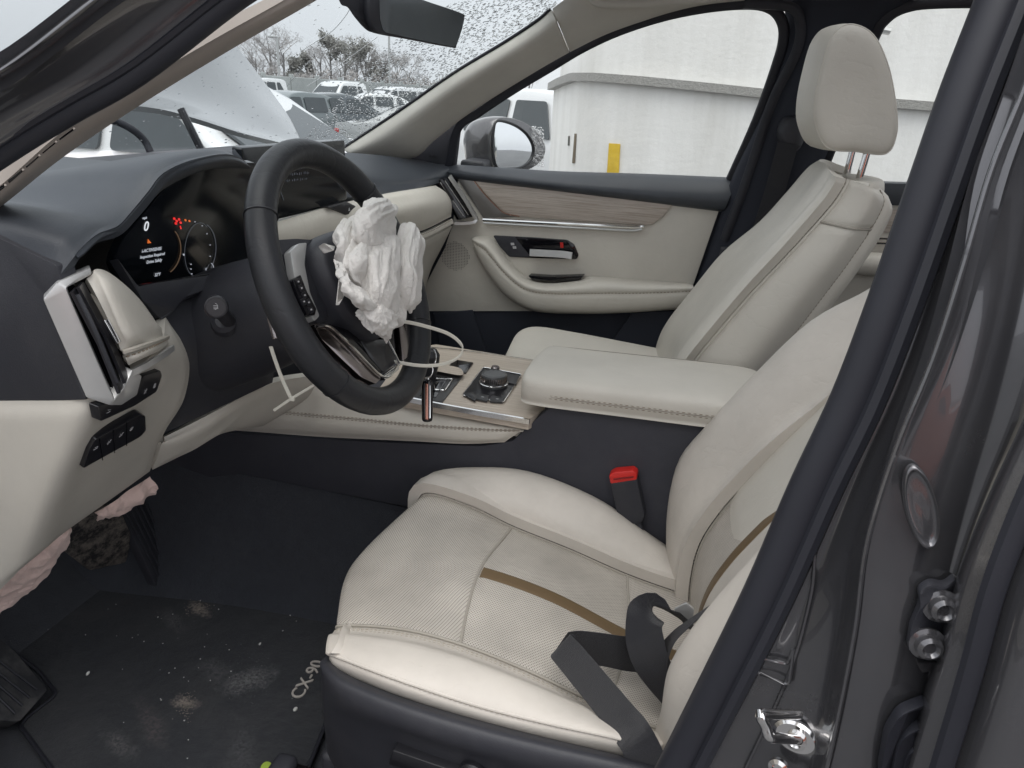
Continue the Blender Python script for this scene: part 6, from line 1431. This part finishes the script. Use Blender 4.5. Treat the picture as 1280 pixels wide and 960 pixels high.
# white rounded building beside the passenger window
bld = thing('white_building', 'white rounded building wall with a wet grey ledge outside the passenger window', 'building', (0, -4.2, -.3))
def plan(k=0.):
    pts = [(690, -4.7), (692, -4.35), (702, -3.98), (720, -3.72), (748, -3.58), (800, -3.52), (900, -3.54), (1000, -3.6), (1120, -3.7), (1250, -3.85), (1450, -4.2), (1700, -5.2)]
    return np.array([P(a, 150, y=b - k)*np.array([1, 1, 0]) for a, b in pts])
mWall = M('white_render'); _v = mWall.coord('Object', (1, 1, .12)); mWall.color(mWall.mix((.69, .68, .65, 1), (.84, .835, .815, 1), mWall.ramp(mWall.noise(_v, 3.5, 8, .65), [(.3, (0, 0, 0)), (.62, (1, 1, 1))]))); mWall.bump(mWall.noise(mWall.coord('Object'), 30, 5), .01, .3); mWall.set(Roughness=.65)
led = [(690, 103), (706, 95), (722, 89), (748, 89), (800, 93), (900, 103), (945, 108), (1060, 117), (1190, 127), (1450, 145)]
pl_ = cr(plan(), 6); zl = 1.46
# ledge height follows the wall in the picture
zw = np.array([P(a, b, y=-3.6)[2] for a, b in ((722, 92), (945, 111), (1185, 130))]); 
lp = cr(plan(), 6); n = len(lp)
px_of = lambda p: 640 + FPX * ((p - CAM) @ _r) / ((p - CAM) @ _d)
def ledge_z(p):
    q = np.array([p[0], p[1], 1.45]); 
    for _ in range(3):
        u = px_of(q); v = np.interp(u, [a for a, b in led], [b + 5 for a, b in led]); d_ = (q - CAM) @ _d; r_ = ray(u, v); q = np.array([p[0], p[1], (CAM + r_*d_)[2]])
    return q[2]
lz = np.array([ledge_z(p) for p in lp]); lz = np.clip(lz, 1.30, 1.75)
def wallmesh(name, base, z0, z1, mat, thick=.2):
    n = len(base); T = np.gradient(base[:, :2], axis=0); N = np.stack([-T[:, 1], T[:, 0]], 1); N /= np.linalg.norm(N, axis=1, keepdims=True)
    if N[n//2][1] < 0: N = -N
    V = []; F = []
    for i in range(n):
        for (o, z) in ((0, z0[i]), (0, z1[i]), (-thick, z1[i]), (-thick, z0[i])): V.append((base[i, 0] + N[i, 0]*o, base[i, 1] + N[i, 1]*o, z))
    for i in range(n-1):
        for j in range(4): F.append((i*4+j, i*4+(j+1) % 4, i*4+4+(j+1) % 4, i*4+4+j))
    F += [(3, 2, 1, 0), tuple((n-1)*4 + j for j in range(4))]
    bm = fix(V, F); return from_bm(name, bm, mat, bld, True, 30), N
lower, NN = wallmesh('lower_wall', lp, np.full(n, -.4), lz - .03, mWall.m)
up_b = lp.copy(); up_b[:, :2] -= NN*.04
wallmesh('upper_wall', up_b, lz + .012, lz + 2.6, mWall.m)
mLedge = M('wet_grey_ledge'); _v = mLedge.coord('Object'); mLedge.color(mLedge.mix((.12, .12, .115, 1), (.50, .49, .46, 1), mLedge.noise(_v, 90, 4, .8))); mLedge.bump(mLedge.noise(_v, 120, 4), .01, .8); mLedge.set(Roughness=.4)
lb = lp.copy(); lb[:, :2] += NN*.05
wallmesh('ledge', lb, lz - .036, lz + .012, mLedge.m, .3)
def onwall(px, py, offs=.006):
    w = np.array([px_of(np.array([p[0], p[1], 1.0])) for p in lp]); i = np.argmin(abs(w - px)); d = (np.array([lp[i][0], lp[i][1], 1.0]) - CAM)
    q = lp[i][:2] + NN[i]*offs; v = ray(px, py); t = ((q - CAM[:2]) @ NN[i]) / (v[:2] @ NN[i]); return CAM + v*t
sheet('yellow_marker', [onwall(a, b, .012) for a, b in ((761, 179), (775, 180), (772, 240), (757, 239))], plain('yellow_paint', (.62, .42, .03, 1), .6, var=.25, scale=30), bld, .008, .001)
sheet('slot', [onwall(a, b) for a, b in ((718, 167), (720, 167), (718, 204), (715, 204))], plain('rust_brown', (.16, .13, .09, 1), .8), bld, .004, 0)
sheet('slot', [onwall(a, b) for a, b in ((710, 170), (711.5, 170), (711, 182), (709.5, 182))], plain('slot_grey', (.10, .10, .09, 1), .8), bld, .004, 0)
tube('roof_bolt', [onwall(1100, 37, .03), onwall(1112, 39, .03)], .02, mSatin, bld, 8)
# --------------------------------------------------------------- parked cars
def carpaint(name, col): return paint(name, col, .3, .06, .1)
mTyre = plain('tyre', (.02, .02, .02, 1), .85); mCarGlass = plain('car_window', (.06, .07, .075, 1), .08, spec=.6, var=.1); mTail = plain('tail_red', (.45, .02, .02, 1), .2)
def parked(name, label, col, kind, loc, rz, group='cars parked in the lot', red=True):
    t = thing(name, label, 'car' if kind != 'pickup' else 'pickup truck', (0, 0, 0), group)
    if kind == 'suv': L, Wd, prof = 4.8, 1.9, [(-2.4, .45, .95, .95, .80), (-2.36, .40, 1.05, 1.20, .86), (-2.20, .38, 1.06, 1.62, .90), (-1.7, .36, 1.05, 1.74, .93), (-.4, .35, 1.02, 1.76, .95), (.35, .35, 1.0, 1.66, .95), (1.05, .36, 1.0, 1.10, .94), (1.9, .38, .95, .99, .90), (2.3, .42, .80, .84, .82), (2.4, .50, .68, .70, .72)]
    elif kind == 'sedan': L, Wd, prof = 4.7, 1.82, [(-2.35, .50, .88, .90, .78), (-2.28, .40, .98, 1.0, .84), (-1.75, .36, .98, 1.04, .88), (-1.15, .34, .96, 1.34, .90), (-.5, .33, .94, 1.45, .91), (.3, .33, .92, 1.42, .91), (1.05, .34, .92, 1.0, .90), (1.8, .36, .86, .90, .87), (2.25, .40, .72, .76, .80), (2.35, .48, .62, .64, .70)]
    else: L, Wd, prof = 5.6, 1.95, [(-2.8, .55, 1.08, 1.10, .92), (-2.75, .5, 1.10, 1.14, .95), (-1.0, .5, 1.10, 1.14, .96), (-.92, .5, 1.12, 1.78, .96), (-.3, .48, 1.10, 1.88, .97), (.5, .46, 1.08, 1.80, .97), (1.15, .46, 1.08, 1.2, .96), (2.2, .48, 1.05, 1.10, .93), (2.7, .55, .95, .98, .86), (2.8, .6, .82, .84, .78)]
    secs = []
    for x, zb, zs, zt, hw in prof:
        tw = hw*(.78 if zt - zs > .25 else .93)
        secs.append([(x, -hw*.92, zb), (x, -hw, (zb+zs)*.5), (x, -hw*.97, zs), (x, -tw, zs + (zt-zs)*.85), (x, -tw*.85, zt), (x, 0, zt + .02), (x, tw*.85, zt), (x, tw, zs + (zt-zs)*.85), (x, hw*.97, zs), (x, hw, (zb+zs)*.5), (x, hw*.92, zb), (x, 0, zb - .02)])
    loft('body', secs, carpaint(name + '_' + kind + '_paint', col), t, 4, 3)
    gx = {'suv': (-2.0, -1.1, -.95, .05, .15, .80), 'sedan': (-1.3, -.9, -.75, .0, .1, .85), 'pickup': (-.75, -.35, -.25, .25, .3, .95)}[kind]
    zs, zt = {'suv': (1.06, 1.60), 'sedan': (.97, 1.34), 'pickup': (1.14, 1.70)}[kind]
    for s in (-1, 1):
        for a, b in ((gx[0], gx[1]), (gx[2], gx[3]), (gx[4], gx[5])):
            o = s*Wd*.5; last = b == gx[5]; first = a == gx[0]
            q = np.array([(a - (.02 if first else 0), o*.99, zs), (b + (.08 if last else 0), o*.99, zs), (b - (.42 if last else 0), o*.84, zt), (a + (.22 if first else 0), o*.84, zt)])
            sheet('side_window', fillet(q, .05), mCarGlass, t, .02, 0, n=(0, s, .25))
    xr, xf = {'suv': ((-2.43, -2.16), (1.0, .42)), 'sedan': ((-1.85, -1.15), (1.12, .38)), 'pickup': ((-1.02, -.96), (1.22, .58))}[kind]
    sheet('rear_window', fillet(np.array([(xr[0], -Wd*.36, zs + .04), (xr[0], Wd*.36, zs + .04), (xr[1] - .03, Wd*.31, zt + .02), (xr[1] - .03, -Wd*.31, zt + .02)]), .06), mCarGlass, t, .02, 0, n=(-1, 0, .5))
    sheet('windscreen', fillet(np.array([(xf[0], -Wd*.38, zs + .03), (xf[0], Wd*.38, zs + .03), (xf[1] + .03, Wd*.33, zt + .03), (xf[1] + .03, -Wd*.33, zt + .03)]), .06), mCarGlass, t, .02, 0, n=(1, 0, .8))
    zl_ = {'suv': .98, 'sedan': .82, 'pickup': .9}[kind]
    for s in (-1, 1):
        box('tail_light', (-L/2 + .05, s*Wd*.37, zl_), (.12, .34, .15), mTail, t, bev=.03); box('headlight', (L/2 - .14, s*Wd*.36, zl_ - .12), (.16, .30, .12), mSatin, t, bev=.03)
        for x in (-L*.29, L*.29): lathe('wheel', [(0, -.10), (.20, -.10), (.30, -.11), (.33, -.08), (.33, .08), (.30, .11), (.20, .10), (0, .10)], (x, s*(Wd/2 - .10), .33), (0, 1, 0), mTyre, t, 24)
    d = math.hypot(loc[0], loc[1]); t.location = (loc[0], loc[1], gz_(d)); t.rotation_euler = (0, 0, radians(rz)); return t
def gp_(px, dist):                                          # ground point below a picture column at a distance
    v = ray(px, 110); v = v/np.linalg.norm(v[:2]); return CAM + v*dist
def put(px, dist): p = gp_(px, dist); return (p[0], p[1])
parked('parked_suv', 'white suv with dark rear windows beside the rounded building', (.72, .73, .74, 1), 'suv', put(634, 14.), -32)
parked('parked_sedan', 'dark grey sedan with a red tail light beyond the white hood', (.07, .085, .095, 1), 'sedan', put(420, 24), 222)
parked('parked_sedan', 'grey-green sedan left of the dark sedan', (.16, .185, .19, 1), 'sedan', put(356, 23), 70)
parked('parked_pickup', 'white pickup truck behind the dark sedan', (.72, .73, .73, 1), 'pickup', put(425, 38), 70)
parked('parked_sedan', 'white sedan right of the dark sedan near the fence', (.70, .71, .71, 1), 'sedan', put(463, 34), 40)
parked('parked_suv', 'white suv near the fence behind the rain streaks', (.70, .71, .72, 1), 'suv', put(487, 38), 60)
parked('parked_sedan', 'white wrecked sedan close behind the lifted hood', (.78, .79, .79, 1), 'sedan', put(228, 6.6), 178)
parked('parked_suv', 'white car close to the driver side pillar base', (.76, .73, .70, 1), 'sedan', put(110, 7.5), 150)
parked('parked_sedan', 'white sedan whose hood shows just past the lifted hood tip', (.78, .79, .79, 1), 'sedan', put(276, 12.5), 182)
parked('parked_sedan', 'pale grey sedan below the rain speckled glass', (.36, .37, .37, 1), 'sedan', put(575, 16), 190)
parked('parked_pickup', 'white pickup truck far off by the pale fence end', (.70, .71, .71, 1), 'pickup', put(330, 46), 60)
parked('parked_pickup', 'orange pickup truck added behind the viewer for its orange reflection', (.55, .11, .03, 1), 'pickup', (-1.6, 6.6), 8)  # unseen vehicle, added for an orange reflection and to block low sky
parked('parked_suv', 'dark suv added behind the viewer to cut low sky light', (.05, .055, .06, 1), 'suv', (4.4, 7.0), 4)  # unseen vehicle, added to hold back low sky light on this side
# --------------------------------------------------------------- fence, pole, trees
fen = thing('concrete_fence', 'long pale grey fence along the far side of the lot', 'fence', (*put(420, 52), -.32))
A, B = np.array([*put(250, 44), 0]), np.array([*put(640, 74), 0])
mFen = plain('pale_fence', (.42, .44, .43, 1), .8, var=.2, scale=3)
dirf = nrm(B - A); nf = np.array([-dirf[1], dirf[0], 0]); L = np.linalg.norm(B - A); np_ = 16
for k in range(np_):
    a = A + dirf*L*k/np_; b = A + dirf*L*(k+1)/np_; c = (a + b)/2
    box('panel', c + np.array([0, 0, .72]), (L/np_ - .25, .12, 2.0), mFen, fen, ax=(dirf, nf, (0, 0, 1)), bev=.02, seg=1)
    box('post', a + np.array([0, 0, .78]), (.22, .22, 2.2), mFen, fen, ax=(dirf, nf, (0, 0, 1)), bev=.02, seg=1)
for k, (px, dd) in enumerate(((487, 62), (350, 58))):
    pole = thing('light_pole', ('tall slim light pole behind the fence by the rain streaks' if k == 0 else 'slim light pole behind the fence left of the trees'), 'light pole', (*put(px, dd), -.32))
    b = np.array([*put(px, dd), -.32]); tube('mast', [b, b + np.array([0, 0, 5.6 - k])], .09, mSatin, pole, 8); box('lamp_head', b + np.array([.3, 0, 5.6 - k]), (.7, .25, .12), mSatin, pole, bev=.03)
mBark = plain('grey_bark', (.24, .23, .225, 1), .9); mTwig = plain('hazed_bare_twigs', (.33, .31, .30, 1), .95, var=.3); mEver = plain('hazed_winter_foliage', (.29, .285, .265, 1), .9, var=.4)  # twigs and foliage lightened, distant haze painted into their colour
def tree(label, px, dist, h, seed, ever=.2, lean=0.):
    rnd = random.Random(seed); b = np.array([*put(px, dist), -.4]); t = thing('bare_tree', label, 'tree', b, 'trees behind the fence')
    segs = []; tips = []
    def grow(p, d, l, r, depth):
        q = p + d*l; segs.append((p, q, r, r*.7))
        if depth == 0: tips.append((p, q)); return
        for k in range(rnd.choice((2, 3, 3))):
            nd = nrm(d + np.array([rnd.gauss(0, .55), rnd.gauss(0, .55), rnd.gauss(.12, .25)])); grow(p + (q - p)*rnd.uniform(.55, 1.), nd, l*rnd.uniform(.55, .8), r*.55, depth - 1)
    top = b + np.array([lean*h, 0, h*.62]); tube('trunk', cr([b, b + (top - b)*.5 + np.array([rnd.gauss(0, .08), 0, 0]), top], 4), list(np.linspace(.16, .06, 9)*h/7), mBark, t, 7)
    for k in range(7): grow(b + (top - b)*rnd.uniform(.35, 1.), nrm([rnd.gauss(0, .6), rnd.gauss(0, .6), rnd.uniform(.4, 1.1)]), h*rnd.uniform(.14, .24), .045*h/7, 3)
    V = []; F = []
    for p, q, r0, r1 in segs:
        d = nrm(q - p); u = nrm(np.cross(d, [.3, .7, .2])); v = np.cross(d, u); o = len(V)
        for e, r in ((p, r0), (q, r1)):
            for k in range(3): V.append(e + (u*cos(2.094*k) + v*sin(2.094*k))*r)
        for k in range(3): F.append((o+k, o+(k+1) % 3, o+3+(k+1) % 3, o+3+k))
    for p, q in tips:
        for _ in range(9 if ever < .5 else 16):
            c = p + (q - p)*rnd.random() + np.array([rnd.gauss(0, .16), rnd.gauss(0, .16), rnd.gauss(0, .16)]); e = nrm([rnd.gauss(0, 1), rnd.gauss(0, 1), rnd.gauss(.3, 1)])*rnd.uniform(.10, .26); w = nrm(np.cross(e, [rnd.random(), 1, .4]))*(.012 if ever < .5 else .07); o = len(V)
            V += [c - w, c + w, c + e + w*.3, c + e - w*.3]; F.append((o, o+1, o+2, o+3))
    mesh('crown', V, F, mTwig if ever < .5 else mEver, t, False, None); return t
TL = [(322, 68, 6.4, 'bushy bare tree at the left end of the fence'), (340, 72, 8.2, 'bare tree with upright branches behind the fence'), (357, 66, 7.4, 'slender bare tree beside the slim pole'), (376, 70, 5.6, 'low brown thicket tree behind the fence'), (393, 74, 5.4, 'low bushy tree beneath the glass crack'), (404, 69, 6.6, 'thin leaning bare tree behind the fence'), (414, 71, 8.0, 'tall narrow dark tree behind the pickup'), (426, 78, 6.0, 'mid height bare tree behind the pickup'), (433, 70, 8.6, 'tallest pointed tree over the dark sedan'), (447, 73, 6.6, 'rounded bare tree right of the tallest tree'), (458, 70, 7.2, 'tree with a clumpy windswept crown'), (470, 76, 5.2, 'small brown tree left of the tall pole'), (480, 71, 7.2, 'bare tree with a drooping crown by the tall pole'), (497, 69, 6.2, 'brown bushy tree right of the tall pole'), (512, 74, 6.0, 'brown tree behind the rain streaked glass'), (305, 74, 6.4, 'pale bare tree over the hood edge'), (662, 60, 6., 'bare shrubby tree above the white suv'), (640, 66, 6., 'bare tree near the roof of the white suv')]
for k, (px, d, h, lab) in enumerate(TL): tree(lab, px, d, h*.86, 100 + k, .8 if k in (3, 8, 11) else .2, .03 if k == 5 else 0.)
# undergrowth behind the fence: reads as one mass
rnd = random.Random(5); V = []; F = []
for _ in range(9000):
    px = rnd.uniform(290, 640); d = rnd.uniform(62, 80); b = np.array([*put(px, d), rnd.uniform(-.3, 2.2 + 1.0*noise.noise(Vector((px*.06, 0, 3))))]); e = nrm([rnd.gauss(0, 1), rnd.gauss(0, 1), rnd.gauss(.6, 1)])*rnd.uniform(.15, .5); w = nrm(np.cross(e, [.2, 1, .4]))*rnd.uniform(.02, .08); o = len(V)
    V += [b - w, b + w, b + e + w*.4, b + e - w*.4]; F.append((o, o+1, o+2, o+3))
ug = mesh('undergrowth', V, F, mTwig, None, False, None); tag(ug, 'brown winter undergrowth behind the fence', None, None, 'stuff')
